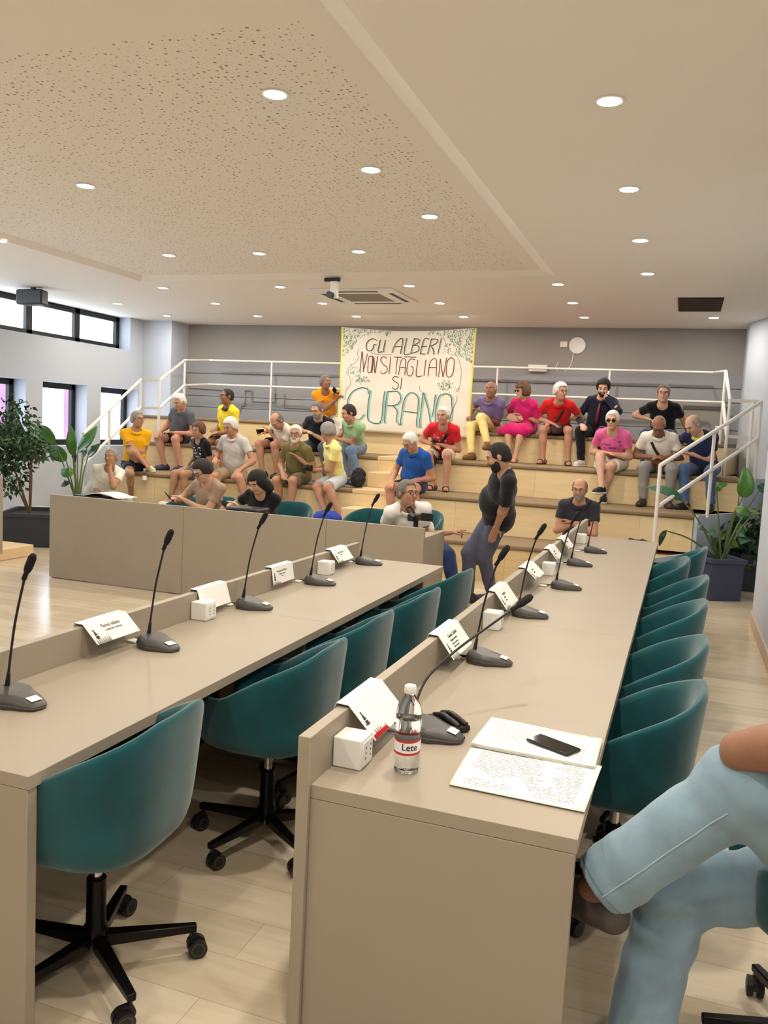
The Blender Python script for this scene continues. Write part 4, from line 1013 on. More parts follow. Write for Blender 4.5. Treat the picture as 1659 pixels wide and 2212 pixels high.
    for i, sg in ((0, -1), (1, 1)):
        a = sh[i]; tgt = hands[i]
        if tgt is None: tgt = tp(-.02, sg*.14, .20)
        if isinstance(tgt, tuple):
            q0 = tgt
            if q0[0] == 'th': tgt = LG[i][0].lerp(LG[i][1], q0[1])-s*sg*q0[2]+Z*(.095 if len(q0) < 4 else q0[3])*S
            elif q0[0] == 'lap': tgt = P+s*q0[1]+f*q0[2]+Z*q0[3]
            elif q0[0] == 'chin': tgt = Hc-hu*.155*S+hf*.075*S+hs*sg*.03
            elif q0[0] == 'face': tgt = Hc-hu*.10*S+hf*.12*S+hs*sg*.06
        tgt = Vector(tgt); hint = elbows[i] if elbows[i] is not None else st*sg*.55-ft*.55-Z*.6
        e, wv = two_bone(a, tgt, uA, fA, hint); arms.append((a, e, wv))
        B.cap(a, e, .052*S, .040*S, .03).cap(e, wv, .041*S, .026*S, .02).ell(e.lerp(wv, .25), [list(st), list(ft), list(t)], (.042*S,)*3, .03)
        d = (wv-e).normalized(); lat = d.cross(Z); lat = (st if lat.length < .2 else lat.normalized())
        if grip[i] == 'chin': d = (Hc-hu*.05-wv).normalized(); lat = d.cross(ft).normalized()
        nrm = lat.cross(d).normalized()
        if nrm.z > 0 and grip[i] != 'chin': nrm = -nrm      # palm normal points down
        curl = {False: .35, True: 1.15, 'chin': .8, 'point': .1}[grip[i]]
        kn = wv+d*.085*S
        for x in (-.022, 0, .022): B.cap(wv+lat*x*.7*S, kn+lat*x*S, .017*S, .0125*S, .012)
        for q_, (x, L_) in enumerate(((-.030, .066), (-.010, .078), (.010, .074), (.029, .058))):
            b0 = kn+lat*x*S; c_ = curl
            if grip[i] == 'point' and q_ > 0: c_ = 1.3
            sgn = 1 if lat.dot(st)*sg < 0 else -1
            if grip[i] == 'point' and sgn < 0: c_ = 1.3 if q_ < 3 else .05
            d1 = (d*math.cos(c_*.6)+nrm*math.sin(c_*.6)); d2 = (d*math.cos(c_*1.5)+nrm*math.sin(c_*1.5)); b1 = b0+d1*L_*.55*S; b2 = b1+d2*L_*.5*S
            B.cap(b0, b1, .0098*S, .009*S, .006).cap(b1, b2, .009*S, .0075*S, .004)
        tdir = -sg*(1 if lat.dot(st) > 0 else -1); t0 = wv+d*.03*S+lat*tdir*.022*S; t1 = t0+(d*.6+lat*tdir*.75+nrm*.25).normalized()*.045*S; t2 = t1+(d*.9+nrm*.5).normalized()*.032*S
        B.cap(t0, t1, .013*S, .0105*S, .01).cap(t1, t2, .0105*S, .0085*S, .004)
    # legs
    legs = []
    for i, sg in ((0, -1), (1, 1)):
        hj, kn, an = LG[i]; legs.append(LG[i])
        B.cap(hj, kn, .082*S, .056*S, .05).cap(kn, an, .054*S, .034*S, .03)
        cal = kn.lerp(an, .3)-(f*.012*S)
        if bottom is not None: B.ell(cal, [[1, 0, 0], [0, 1, 0], [0, 0, 1]], (.05*S, .05*S, .1*S), .03)
        fd = footdir[i] if footdir[i] is not None else (f+s*sg*.25); fd = Vector(fd).normalized(); foot = an-Z*.075*S
        B.cap(an, foot+Z*.045*S-fd*.02*S, .036*S, .034*S, .02).cap(foot+Z*.032*S-fd*.045*S, foot+Z*.028*S+fd*.13*S, .031*S, .026*S, .02).cap(foot+Z*.03*S, foot+Z*.026*S+fd*.11*S, .038*S, .034*S, .02)
        legs[i] = (hj, kn, an, foot, fd)
    B.build('body', skm, root, off)
    # garments
    if not body_only:
        if shirt is not None:
            C = Blob(h); torso(C, .012)
            if hem > 0: C.ell(tp(-.06), T, (.178*S, .145*S, .17*S), .06)
            for i, sg in ((0, -1), (1, 1)):
                a, e, wv = arms[i]; C.cap(a, e, .056*S, .060*S if sleeve <= 1 else .052*S, .035, cut=min(sleeve, 1.0) if sleeve <= 1 else None)
                if sleeve > 1: C.cap(e, e.lerp(wv, min(1, sleeve-1)), .05*S, .036*S, .02)
            hemp = P-t*(.06+hem)*S
            tn = npv(t); hp_ = npv(hemp); nk = npv(tp(1.02, 0, .035)); n2 = npv(Hc-hu*.06*S); sl_ = npv((t*.8-ft*.45).normalized())
            def clip(d, X, Y, Z_, tn=tn, hp_=hp_, nk=nk, n2=n2, sl_=sl_):
                q_ = -((X-hp_[0])*tn[0]+(Y-hp_[1])*tn[1]+(Z_-hp_[2])*tn[2]); d = np.maximum(d, q_)
                r = .072*S-np.sqrt((X-nk[0])**2+(Y-nk[1])**2+(Z_-nk[2])**2); return np.maximum(d, r)
            C.post = [wrinkle(.0028, 30, P.x*3), clip]
            if dress:
                for i in (0, 1):
                    hj, kn, an = legs[i][:3]; C.cap(hj, hj.lerp(kn, .95), .105*S, .10*S, .06)
                C.ell(P+f*.32*S+Z*(-.05)*S, [list(s), list(f), [0, 0, 1]], (.26*S, .16*S, .09*S), .05); C.cap(P+f*.36*S-s*.26*S-Z*.09, P+f*.12*S-s*.2*S-Z*.02, .05*S, .07*S, .05)
                C.post = [wrinkle(.004, 30, 2)]
            sm_ = cloth_mat(shirt)
            if prt: sm_ = print_mat(shirt, prt[0], tuple(tp(.6, prt[4] if len(prt) > 4 else 0, .1)-root.location), prt[1], prt[2], prt[3])
            so = C.build('dress' if dress else 'shirt', sm_, root, off)
            if collar:
                cm = cloth_mat(collar if isinstance(collar, tuple) else shirt); b = MB(); n_ = 20; pts = []
                for k in range(n_+1):
                    a_ = math.radians(-150+300*k/n_); x, y = math.sin(a_)*.076, math.cos(a_)*.074
                    pts.append(tp(1.03, x, y*(1.0)+.0)-t*(.02*(1+math.cos(a_)))*S*1.2)
                vs = []
                for k, q_ in enumerate(pts):
                    c0_ = tp(.98, 0, 0); o_ = (q_-c0_); o_ = (o_-t*o_.dot(t)).normalized(); vs += [q_+t*.022*S-o_*.004*S, q_+o_*.022*S-t*.008*S]
                b.add(vs, [(2*k, 2*k+1, 2*k+3, 2*k+2) for k in range(n_)]); co = b.build('collar', cm, so, off=off); so2 = co.modifiers.new('s', 'SOLIDIFY'); so2.thickness = .004
        if bottom is not None and not dress:
            C = Blob(h); kind, colr = bottom
            C.ell(tp(.03), T, (.165*S, .118*S, .11*S), .04, .008)
            fr = {'shorts': .86, 'short': .6, 'jshorts': .75, 'trousers': 1, 'jeans': 1}[kind]
            for i in (0, 1):
                hj, kn, an = legs[i][:3]
                if fr < 1: C.cap(hj, kn, .094*S, .082*S, .04, cut=fr)
                else: C.cap(hj, kn, .092*S, .072*S, .04).cap(kn, an+(kn-an).normalized()*.02, .070*S, .050*S, .03, cut=1.0)
            C.post = [wrinkle(.004, 24, P.x)]
            C.build('shorts' if fr < 1 else 'trousers', cloth_mat(colr, 'denim' if kind in ('jeans', 'jshorts') else 'knit'), root, off)
        if shoes is not None:
            for i in (0, 1):
                an, foot, fd = legs[i][2:5]; C = Blob(.007); kind, colr = shoes
                C.cap(foot+Z*.034*S-fd*.05*S, foot+Z*.03*S+fd*.14*S, .042*S, .036*S, .02).cap(foot+Z*.034*S, foot+Z*.028*S+fd*.12*S, .046*S, .042*S, .02)
                if kind not in ('sandal', 'loafer'): C.cap(foot+Z*.06*S-fd*.02*S, foot+Z*.045*S+fd*.04*S, .045*S, .04*S, .02)
                fz = float(foot.z)
                if kind == 'sandal':
                    fdn = npv(fd); fo = npv(foot)
                    def sd(d, X, Y, Z_):
                        u = (X-fo[0])*fdn[0]+(Y-fo[1])*fdn[1]; st_ = np.minimum(np.minimum(np.abs(u-.02), np.abs(u-.085)), np.abs(u+.045))-.014
                        return np.maximum(d, np.maximum(np.minimum(Z_-(fz+.018), st_), fz-Z_))
                    C.post = [sd]
                else: C.post = [lambda d, X, Y, Z_: np.maximum(d, fz-Z_)]
                so_ = C.build('shoe' if kind != 'sandal' else 'sandal', mat('shoe_%d_%d_%d' % colr, colr, .5), root, off)
                if kind == 'sneaker' and so_:
                    C = Blob(.007); C.cap(foot+Z*.02*S-fd*.05*S, foot+Z*.02*S+fd*.14*S, .047*S, .041*S, .02).cap(foot+Z*.02*S, foot+Z*.02*S+fd*.12*S, .051*S, .047*S, .02)
                    C.post = [lambda d, X, Y, Z_: np.maximum(np.maximum(d, fz-Z_), Z_-fz-.022)]; C.build('sole', mat('sole_white', (228, 226, 220), .6), so_, off)
    # hair
    style, hc = hair; hm = mat('hair_'+hc, HAIRC[hc], .75, noise=.22, nscale=90, bump=.5, bscale=160)
    hx, hy_, hz_, c0 = npv(hs), npv(hf), npv(hu), npv(Hc)
    if style != 'none':
        C = Blob(.006)
        th = {'short': .011, 'thick': .022, 'buzz': .006, 'ring': .009, 'curly': .034, 'bob': .024, 'long': .020, 'thin': .007}[style]*S
        C.ell(hpnt(0, -.012, .030), HR, (.074*S+th, .093*S+th, .088*S+th), .02)
        C.ell(hpnt(0, -.035, -.02), HR, (.066*S+th, .066*S+th, .07*S+th), .02)
        if style == 'bob': C.cap(hpnt(-.07, -.02, .0), hpnt(-.066, -.005, -.07), .034*S, .026*S, .02).cap(hpnt(.07, -.02, 0), hpnt(.066, -.005, -.07), .034*S, .026*S, .02)
        if style == 'long':
            for sg in (-1, 1): C.cap(hpnt(sg*.068, -.02, .0), hpnt(sg*.078, -.03, -.12), .034*S, .03*S, .02)
            C.cap(hpnt(.07, -.05, -.04), hpnt(.10, -.05, -.09), .05*S, .04*S, .02)
        if style == 'curly':
            for sg in (-1, 1): C.ell(hpnt(sg*.075, -.02, -.01), HR, (.05*S, .06*S, .06*S), .02)
        def hl(d, X, Y, Z_):
            x = ((X-c0[0])*hx[0]+(Y-c0[1])*hx[1]+(Z_-c0[2])*hx[2])/S; y = ((X-c0[0])*hy_[0]+(Y-c0[1])*hy_[1]+(Z_-c0[2])*hy_[2])/S; z = ((X-c0[0])*hz_[0]+(Y-c0[1])*hz_[1]+(Z_-c0[2])*hz_[2])/S
            d = d+.0025*np.sin(x*160+3*np.sin(z*60))*np.sin(y*150+z*90)
            if style in ('short', 'thick', 'buzz', 'thin'): cut = np.maximum(np.maximum(-.028+.62*y, -.055), np.where(y > .045, .078-x*x*3, -.2))-z
            elif style == 'ring': cut = np.maximum(-.03+.62*y-z, np.maximum(y-.035, -(np.sqrt(x*x*1.2+(y+.01)**2)-.068)*1.0)*np.where(z > .03, 1, .0)+np.where(z > .03, 0, y-.03))
            elif style == 'curly': cut = np.maximum(.045-z, -9)*np.where(y > .045, 1, -1)*1.0; cut = np.where(y > .05, .055-z, -z-.075)
            else: cut = np.where((y > .045) & (np.abs(x) < .062), .062-z, -9)
            if style == 'curly': d = d+.009*np.sin(x*110+2*np.sin(z*70))*np.sin(z*120+1.5*np.sin(y*90))*np.sin(y*100)
            d = d+np.clip(1+cut/.022, 0, 1)*.0065
            return np.maximum(d, cut)
        C.post = [hl]; C.build('hair', hm, root, off)
    for sg in (-1, 1):
        MB().ball(hpnt(sg*.030, .0735, .010), .0112*S, 12).build('eye', EYEW, root, off=off)
        e_ = MB().ball(hpnt(sg*.030, .0805, .009), .0066*S, 10).build('iris', EYED, root, off=off)
    hb = mat('hair_dark', HAIRC['dark'], .8) if hc in ('dark', 'black', 'brown') else mat('brow_grey', (120, 106, 96), .8)
    for sg in (-1, 1): MB().tube([hpnt(sg*.014, .094, .032), hpnt(sg*.032, .090, .037), hpnt(sg*.048, .078, .032)], .0038*S, 6).build('eyebrow', hb, root, off=off)
    MB().ball(hpnt(0, .0895, -.050), (.02*S, .005*S, .0055*S), 12, M=Matrix((list(hs)+[0], list(hf)+[0], list(hu)+[0], [0, 0, 0, 1])).transposed()).build('lips', mat('lips', (168, 96, 84), .5), root, off=off)
    if beard:
        C = Blob(.006); C.ell(hpnt(0, .022, -.035), HR, (.063*S, .074*S, .083*S), .02).ell(hpnt(0, .062, -.090), HR, (.031*S, .026*S, .025*S), .02)
        def bl(d, X, Y, Z_):
            x = ((X-c0[0])*hx[0]+(Y-c0[1])*hx[1]+(Z_-c0[2])*hx[2])/S; y = ((X-c0[0])*hy_[0]+(Y-c0[1])*hy_[1]+(Z_-c0[2])*hy_[2])/S; z = ((X-c0[0])*hz_[0]+(Y-c0[1])*hz_[1]+(Z_-c0[2])*hz_[2])/S
            top = np.where(np.abs(x) < .02, -.062, -.032+np.maximum(0, .05-y)*.7); top = np.where((np.abs(x) < .03) & (z > -.045) & (z < -.03) & (y > .08), -.03, top)
            return np.maximum(np.maximum(d, z-top), -.005-y)
        C.post = [bl]; C.build('beard', mat('hair_'+beard, HAIRC[beard], .8), root, off)
    if glasses:
        gw = .0032 if glasses == 'bold' else .0015
        gm = mat('lens_dark', (20, 18, 18), .12) if glasses == 'dark' else mat('glass_rim', (46, 34, 30), .3)
        b = MB()
        for sg in (-1, 1):
            c_ = hpnt(sg*.032, .100, .008); ring = [c_+(hs*math.cos(a)*.024+hu*math.sin(a)*.017)*S for a in [2*PI*k/16 for k in range(17)]]
            if glasses == 'dark': b.ball(c_, (.026*S, .004, .018*S), 14, M=Matrix((list(hs)+[0], list(hf)+[0], list(hu)+[0], [0, 0, 0, 1])).transposed())
            b.tube(ring, gw, 6); b.tube([hpnt(sg*.056, .098, .012), hpnt(sg*.079, .06, .014), hpnt(sg*.084, .0, .008)], gw, 6)
        b.tube([hpnt(-.009, .104, .012), hpnt(.009, .104, .012)], gw, 6); b.build('glasses' if glasses != 'dark' else 'sunglasses', gm, root, off=off)
    if tie:
        b = MB(); pts = [tp(.93, 0, .085), tp(.75, .003, .135), tp(.5, .006, .15), tp(.28, .008, .155)]; ws = [.014, .03, .036, .04]; vs = []
        for p_, w_ in zip(pts, ws): vs += [p_-st*w_*.6+ft*.012, p_+st*w_*.6+ft*.012]
        b.add(vs, [(2*k, 2*k+1, 2*k+3, 2*k+2) for k in range(3)]); o_ = b.build('necktie', mat('tie_red', tie, .6), root, off=off); o_.modifiers.new('s', 'SOLIDIFY').thickness = .006
    return dict(root=root, tp=tp, arms=arms, legs=legs, st=st, ft=ft, t=t, hpnt=hpnt, S=S)

def head_at(px, py, hip, L, near=True):
    d = ray(px, py).normalized(); o = Vector((0, 0, EYE))-Vector(hip); b = o.dot(d); c = o.dot(o)-L*L; D = b*b-c
    t = -b if D < 0 else (-b-math.sqrt(D) if near else -b+math.sqrt(D)); p = Vector((0, 0, EYE))+d*t
    if D < 0: print('head short', px, py, round(math.sqrt(-D), 3))
    return p
def seated(label, k, hx, hd, feet, hands, dy=.24, L=.67, near=True, hipz=None, ybase=None, zf=None, **kw):
    """someone on tier k (or on a chair): hip column, head, feet and hands where they are seen"""
    y0 = TY[k] if ybase is None else ybase; z = (TZ[k] if hipz is None else hipz)+.105; y = y0+dy; hip = Vector((xat(hx, y, z), y, z)); S = kw.get('size', 1)
    head = head_at(hd[0], hd[1], hip, L*S, near); ft = []
    for q in feet:
        if q is None: ft.append(None); continue
        zz = (TZ[k-1] if k else 0) if len(q) < 3 else q[2]
        if zf is not None and len(q) < 3: zz = zf
        yy = y0-q[1]; ft.append(Vector((xat(q[0], yy, zz), yy, zz+.001)))
    hn = [q if (q is None or isinstance(q[0], str)) else at(q[0], q[1], y=y-q[2]) for q in hands]
    return make_person(label, hip, head, feet=ft, hands=hn, base_z=z-.105, **kw)
NAVY = (34, 40, 62); BLK = (24, 24, 28); TH = ('th', .8, .02)
PP = {}
PP['A'] = seated('person in a golden yellow polo sitting sideways on the tier, plastic bottle in hand', 1, 290, (297, 906), [(283, .0), (322, -.22, TZ[1])], [(313, 1002, .22), ('th', .85, 0)], dy=.18, phi=45, hyaw=75,
       skin='tan', hair=('short', 'grey'), shirt=(232, 172, 30), bottom=('short', NAVY), shoes=('sneaker', (206, 216, 170)), belly=1.15, glasses='clear', grip=(True, False), knees=(None, Vector((.9, -.4, .1))))
PP['B'] = seated('white-haired person in a dark grey polo, hands on bare knees, high on the left tiers', 2, 390, (388, 868), [(355, .14), (388, .14)], [('th', .9, 0), ('th', .9, 0)], phi=-8, hyaw=-12, hpitch=26,
       skin='red', hair=('short', 'white'), shirt=(92, 94, 102), bottom=('short', BLK), shoes=('shoe', (50, 56, 76)), belly=1.25)
PP['C'] = seated('person in a bright yellow polo with a dark collar, turned to look left', 2, 492, (490, 857), [(452, .1), (480, .12)], [('th', .75, .08, .2), ('th', .7, .1, .12)], dy=.42, phi=-22, hyaw=-38, skin='brown', hair=('buzz', 'dark'), shirt=(240, 214, 50), collar=(60, 50, 60),
       bottom=('short', NAVY), shoes=('shoe', (40, 40, 46)), glasses='clear', L=.70)
PP['D'] = seated('boy in a black T-shirt with white print, denim shorts and white sneakers', 1, 442, (428, 930), [(368, .12), (396, .14)], [('th', .6, .02), ('th', .45, .02)], phi=-28, hyaw=-12, hpitch=10, hroll=-8, skin='tan', hair=('thick', 'brown'), shirt=BLK, collar=False,
       prt=((214, 210, 206), .11, .10, 34, .02), bottom=('jshorts', (92, 112, 138)), shoes=('sneaker', (226, 222, 216)), size=.94)
PP['E'] = seated('white-haired person with glasses in a pale grey short-sleeved shirt, one hand gesturing', 1, 508, (498, 922), [(482, .1), (535, .1)], [('lap', -.12, .30, .16), ('th', .9, 0)], phi=-5, hyaw=-15, hpitch=22, skin='red', hair=('thick', 'white'), shirt=(200, 194, 192),
       bottom=('shorts', (176, 152, 120)), shoes=('shoe', (60, 56, 54)), glasses='clear', belly=1.1)
PP['F'] = seated('balding person in a cream polo bowed over a phone, dark strap over the chest', 2, 612, (598, 910), [(567, .14), (598, .14)], [('lap', -.06, .36, .14), ('lap', .08, .36, .13)], phi=-15, hyaw=-15, hpitch=50, skin='red', hair=('ring', 'salt'), shirt=(222, 214, 196),
       bottom=('short', BLK), shoes=('shoe', (40, 38, 40)), L=.66)
PP['G'] = seated('bearded person in an olive polo and olive shorts, one hand held out', 1, 645, (638, 938), [(610, .1), (628, .2)], [('th', .85, .06), ('lap', .18, .30, .24)], phi=-5, hyaw=15, hpitch=5, skin='tan', hair=('short', 'white'), shirt=(112, 104, 62), beard='white',
       bottom=('shorts', (124, 112, 84)), shoes=('shoe', (60, 50, 44)), belly=1.1, glasses='clear')
PP['H'] = seated('person in a dark navy polo with arms folded forward, behind the olive polo', 2, 690, (685, 886), [(660, .12), (705, .14)], [('lap', -.05, .32, .18), ('lap', .06, .34, .14)], phi=0, hyaw=-8, hpitch=22, skin='fair', hair=('thin', 'salt'), shirt=(32, 34, 48), beard='grey',
       bottom=('jeans', (74, 86, 108)), shoes=('shoe', (40, 40, 44)), glasses='clear')
PP['I'] = seated('person in an orange shirt reaching toward the left edge of the banner', 3, 706, (703, 826), [(702, .1), (725, .1)], [(727, 862, .30), (734, 850, .25)], dy=.22, phi=38, hyaw=62, hpitch=-5, skin='brown', hair=('short', 'salt'), shirt=(226, 148, 30), collar=False, bottom=('trousers', (206, 202, 192)),
       shoes=('shoe', (90, 80, 70)), grip=(True, True), size=.93)
PP['J'] = seated('grey-haired person in a pale yellow shirt turned away with a camera in hand', 1, 728, (708, 934), [(705, .2), (735, .25)], [('lap', -.02, .30, .12), ('lap', .08, .34, .1)], phi=-48, hyaw=-115, hpitch=18, skin='tan', hair=('thick', 'grey'), shirt=(236, 222, 142),
       bottom=('shorts', (190, 196, 204)), shoes=('sandal', (96, 76, 54)), grip=(True, True))
PP['K'] = seated('person in a pale green polo and jeans, hands clasped, before the banner', 2, 770, (753, 893), [(752, .2), (772, .25)], [('lap', -.10, .34, .1), ('lap', -.04, .33, .1)], phi=-28, hyaw=-45, hpitch=20, skin='red', hair=('short', 'dark'), shirt=(150, 182, 136),
       bottom=('jeans', (98, 118, 146)), shoes=('shoe', (70, 84, 104)), belly=1.3)
PP['L'] = seated('grey-haired person in a royal blue polo bowed forward, right of the small stairs', 1, 896, (886, 955), [(845, .16), (902, .16)], [('th', .95, .02), ('th', .6, .06)], phi=-15, hyaw=-28, hpitch=38, skin='red', hair=('short', 'white'), shirt=(36, 84, 158),
       bottom=('short', NAVY), shoes=('shoe', (60, 60, 64)), belly=1.3, glasses='clear')
PP['M'] = seated('person in a red T-shirt with grey curls and a dark chest strap, holding a phone', 2, 956, (957, 898), [(935, .12), (962, .16)], [('lap', -.07, .33, .10), ('lap', .05, .33, .10)], phi=3, hyaw=-8, hpitch=8, skin='red', hair=('short', 'white'), shirt=(204, 38, 46), collar=False,
       prt=((220, 200, 200), .09, .09, 24, 0), bottom=('shorts', (222, 206, 172)), shoes=('sandal', (40, 36, 34)), belly=1.1)
PP['N'] = seated('bald person in a purple shirt and pale yellow trousers with crossed legs', 3, 1058, (1060, 842), [(1018, .22), (1052, .30, TZ[2]+.16)], [('lap', -.16, .30, .15), ('lap', .02, .28, .17)], phi=-15, hyaw=-8, skin='brown', hair=('ring', 'bald'), shirt=(112, 96, 140), sleeve=.8,
       bottom=('trousers', (232, 212, 140)), shoes=('shoe', (120, 84, 50)), knees=(None, Vector((-.5, -.6, .9))))
PP['O'] = seated('woman in a bright pink dress with curly hair and sunglasses', 3, 1135, (1128, 845), [(1098, .16), (1112, .2)], [('lap', -.04, .25, .14), ('lap', .06, .25, .15)], phi=-12, hyaw=-45, hpitch=5, skin='fair', hair=('curly', 'brown'), shirt=(206, 36, 110), sleeve=.75, collar=False, dress=True,
       shoes=('sandal', (160, 110, 80)), glasses='dark', size=.93)
PP['P'] = seated('person in a red polo with white curls looking right, bare knees and sandals', 3, 1207, (1211, 846), [(1172, .14), (1226, .14)], [('th', .75, .06), ('lap', .1, .24, .15)], phi=0, hyaw=42, hpitch=5, skin='red', hair=('thick', 'white'), shirt=(200, 30, 32),
       bottom=('short', BLK), shoes=('sandal', (50, 38, 32)), belly=1.2, glasses='clear')
PP['Q'] = seated('dark-haired person in a navy suit and red tie with one hand over the mouth', 3, 1290, (1303, 838), [(1254, .12), (1290, .12)], [('th', .9, .0), ('face',)], phi=-5, hyaw=2, hpitch=22, skin='fair', hair=('thick', 'black'), shirt=(32, 34, 52), sleeve=1.95, tie=(110, 36, 48),
       bottom=('trousers', (26, 27, 34)), shoes=('sneaker', (214, 208, 200)), belly=1.15, beard='black', elbows=(None, Vector((.7, -.2, -.7))), grip=(False, 'chin'))
PP['R'] = seated('person in a pink T-shirt with sunglasses and cream shorts, one leg swung forward', 2, 1328, (1323, 908), [(1298, .34, TZ[1]+.13), (1303, .1)], [('lap', -.05, .32, .12), ('lap', .02, .32, .11)], phi=-10, hyaw=-5, hpitch=8, skin='fair', hair=('short', 'white'), shirt=(216, 96, 150), collar=False,
       prt=((108, 70, 120), .12, .11, 20, 0), bottom=('shorts', (214, 206, 186)), shoes=('sneaker', (28, 28, 34)), glasses='dark', belly=1.1)
PP['S'] = seated('person in a black T-shirt and jeans leaning on one straight arm, top right', 3, 1432, (1433, 850), [(1390, .12), (1425, .12)], [('lap', -.17, .30, .18), ('lap', .34, -.06, -.02)], phi=-5, hyaw=0, hpitch=5, skin='fair', hair=('short', 'salt'), shirt=(20, 22, 26), collar=False,
       bottom=('jeans', (60, 72, 98)), shoes=('shoe', (50, 50, 56)), glasses='clear', grip=(True, False), elbows=(None, Vector((.6, .2, .2))))
PP['T'] = seated('person in a white polo and grey trousers looking down at a brown bag', 2, 1424, (1423, 920), [(1387, .14), (1442, .14)], [('lap', -.09, .32, .10), ('lap', .05, .32, .10)], phi=0, hyaw=-2, hpitch=42, skin='brown', hair=('ring', 'grey'), shirt=(230, 224, 212),
       bottom=('trousers', (142, 136, 134)), shoes=('shoe', (60, 44, 40)), belly=1.15, glasses='clear')
PP['U'] = seated('bald person in a navy polo with a lime collar bent over something white', 2, 1524, (1497, 918), [(1478, .14), (1534, .14)], [('lap', -.20, .30, .18), ('lap', -.08, .32, .16)], phi=-20, hyaw=-48, hpitch=42, skin='fair', hair=('ring', 'bald'), shirt=(36, 44, 78), collar=(206, 214, 90),
       bottom=('jeans', (74, 98, 136)), shoes=('shoe', (30, 32, 44)), belly=1.1, L=.70)
PP['V'] = seated('balding person in a dark polo with crossed arms beyond the right desk', 0, 1247, (1252, 1057), [(1225, .2), (1270, .2)], [('lap', .03, .25, .22), ('lap', -.03, .27, .20)], phi=0, hyaw=-3, hpitch=10, skin='red', hair=('ring', 'salt'), shirt=(52, 50, 58),
       bottom=('trousers', (50, 46, 48)), shoes=('shoe', (40, 36, 36)), belly=1.15, beard='grey', glasses='clear', elbows=(Vector((-.9, -.1, -.5)), Vector((.9, -.1, -.5))))
PP['AA'] = seated('person in a white T-shirt, hand at the chin, at the left of the lowest tier', 0, 205, (240, 988), [(245, .2), (290, .2)], [('lap', .12, .26, .08), ('chin',)], phi=22, hyaw=8, hpitch=-4, skin='tan', hair=('buzz', 'grey'), shirt=(232, 226, 214), collar=False,
       bottom=('jeans', (134, 156, 176)), shoes=('shoe', (90, 90, 90)), grip=(False, 'chin'), elbows=(None, Vector((.3, -.6, -.8))))
CHZ = .50
G4 = 'people at the back desk'
PP['Y'] = seated('woman with dark glasses and tied dark hair in a taupe top, looking at a phone', 0, 455, (437, 1018), [(430, .4), (470, .4)], [('lap', -.14, .42, .24), ('lap', .03, .40, .24)], hipz=CHZ, ybase=7.45, zf=0, phi=-12, hyaw=-22, hpitch=32, skin='fair', hair=('thick', 'dark'), shirt=(160, 136, 116), collar=False, group=G4,
       bottom=('trousers', (50, 50, 60)), shoes=('shoe', (40, 40, 40)), glasses='bold', size=.95, L=.66)
PP['Z'] = seated('woman with long black hair in a black top, holding up a phone', 0, 570, (556, 1042), [(540, .4), (590, .4)], [('lap', -.16, .40, .24), ('lap', .02, .40, .24)], hipz=CHZ-.02, ybase=7.40, zf=0, phi=-10, hyaw=-15, hpitch=30, skin='fair', hair=('long', 'black'), shirt=(24, 24, 28), collar=False, group=G4,
       bottom=('trousers', (40, 40, 44)), shoes=('shoe', (40, 40, 40)), size=.95, L=.66, belly=1.1)
PP['W'] = seated('person with glasses in a white polo pointing aside over the end of the back desk', 0, 903, (880, 1066), [(945, .1), (984, .12)], [('lap', -.26, .30, .24), (972, 1150, .14)], hipz=CHZ, ybase=7.85, zf=0, phi=28, hyaw=58, hpitch=-2, skin='tan', hair=('short', 'salt'), shirt=(234, 230, 226), group=G4,
       bottom=('jeans', (44, 62, 104)), shoes=('sneaker', (96, 96, 92)), glasses='clear', belly=1.35, size=1.06, elbows=(None, Vector((-.1, .4, -1))), grip=(False, 'point'), h=.007, footdir=(None, Vector((.6, -1, 0))))
# the standing man
fx = at(1000, 1306, z=0); hip = Vector((xat(1078, 7.95, .925), 7.95, .925))
PP['X'] = make_person('standing person in a black T-shirt and grey-blue trousers with a full dark beard', hip, head_at(1077, 988, hip, .73), phi=-66, hyaw=-80, hpitch=22, skin='tan', hair=('thin', 'black'), shirt=(34, 33, 36), collar=False, sleeve=.85, hem=.19,
       bottom=('trousers', (84, 86, 106)), shoes=('shoe', (46, 44, 50)), beard='black', belly=1.34, feet=(Vector((fx.x+.02, fx.y+.12, .001)), Vector((xat(1062, 8.15, 0), 8.15, .001))), hands=(('lap', -.13, .02, -.02), at(1070, 1146, y=7.76)), h=.007, size=1.08, base_z=0, group='people standing on the floor',
       knees=(Vector((-.7, -.7, .1)), Vector((-.7, -.5, .1))), elbows=(None, Vector((.5, .8, -.2))), footdir=(Vector((-1, -.5, 0)), Vector((-1, -.4, 0))))

# the man at the right edge in light jeans --------------------------------------------
PP['BB'] = make_person('person in light blue jeans with crossed legs, cut by the right edge', Vector((.53, 2.30, .585)), Vector((.37, 2.20, 1.33)), phi=-82, hyaw=-70, hpitch=5, skin='sunned', hair=('short', 'salt'), shirt=(232, 230, 228), collar=False,
    bottom=None, shoes=('loafer', (70, 62, 58)), size=1.08, feet=(Vector((.0, 2.13, .001)), at(1285, 1920, y=2.08)-Vector((0, 0, .08))), knees=(Vector((-1, -.1, .3)), Vector((-.25, -.1, 1))), footdir=(Vector((-1, .1, 0)), Vector((-.9, .5, 0))),
    hands=(('lap', -.12, -.05, .40), Vector((.395, 1.96, 1.08))), elbows=(None, Vector((-1, .35, -.5))), grip=(False, True), h=.0065, base_z=.5, group='people on the near right')
q = PP['BB']; C = Blob(.006)
DEN = mat('light_denim', (128, 152, 166), .85, noise=.10, nscale=14, bump=.07, bscale=300, sheen=.2, spec=.15)
pj = q['root']; S_ = 1.08
T_ = [list(q['st']), list(q['ft']), list(q['t'])]
C.ell(q['tp'](.02), T_, (.18, .13, .13), .04)
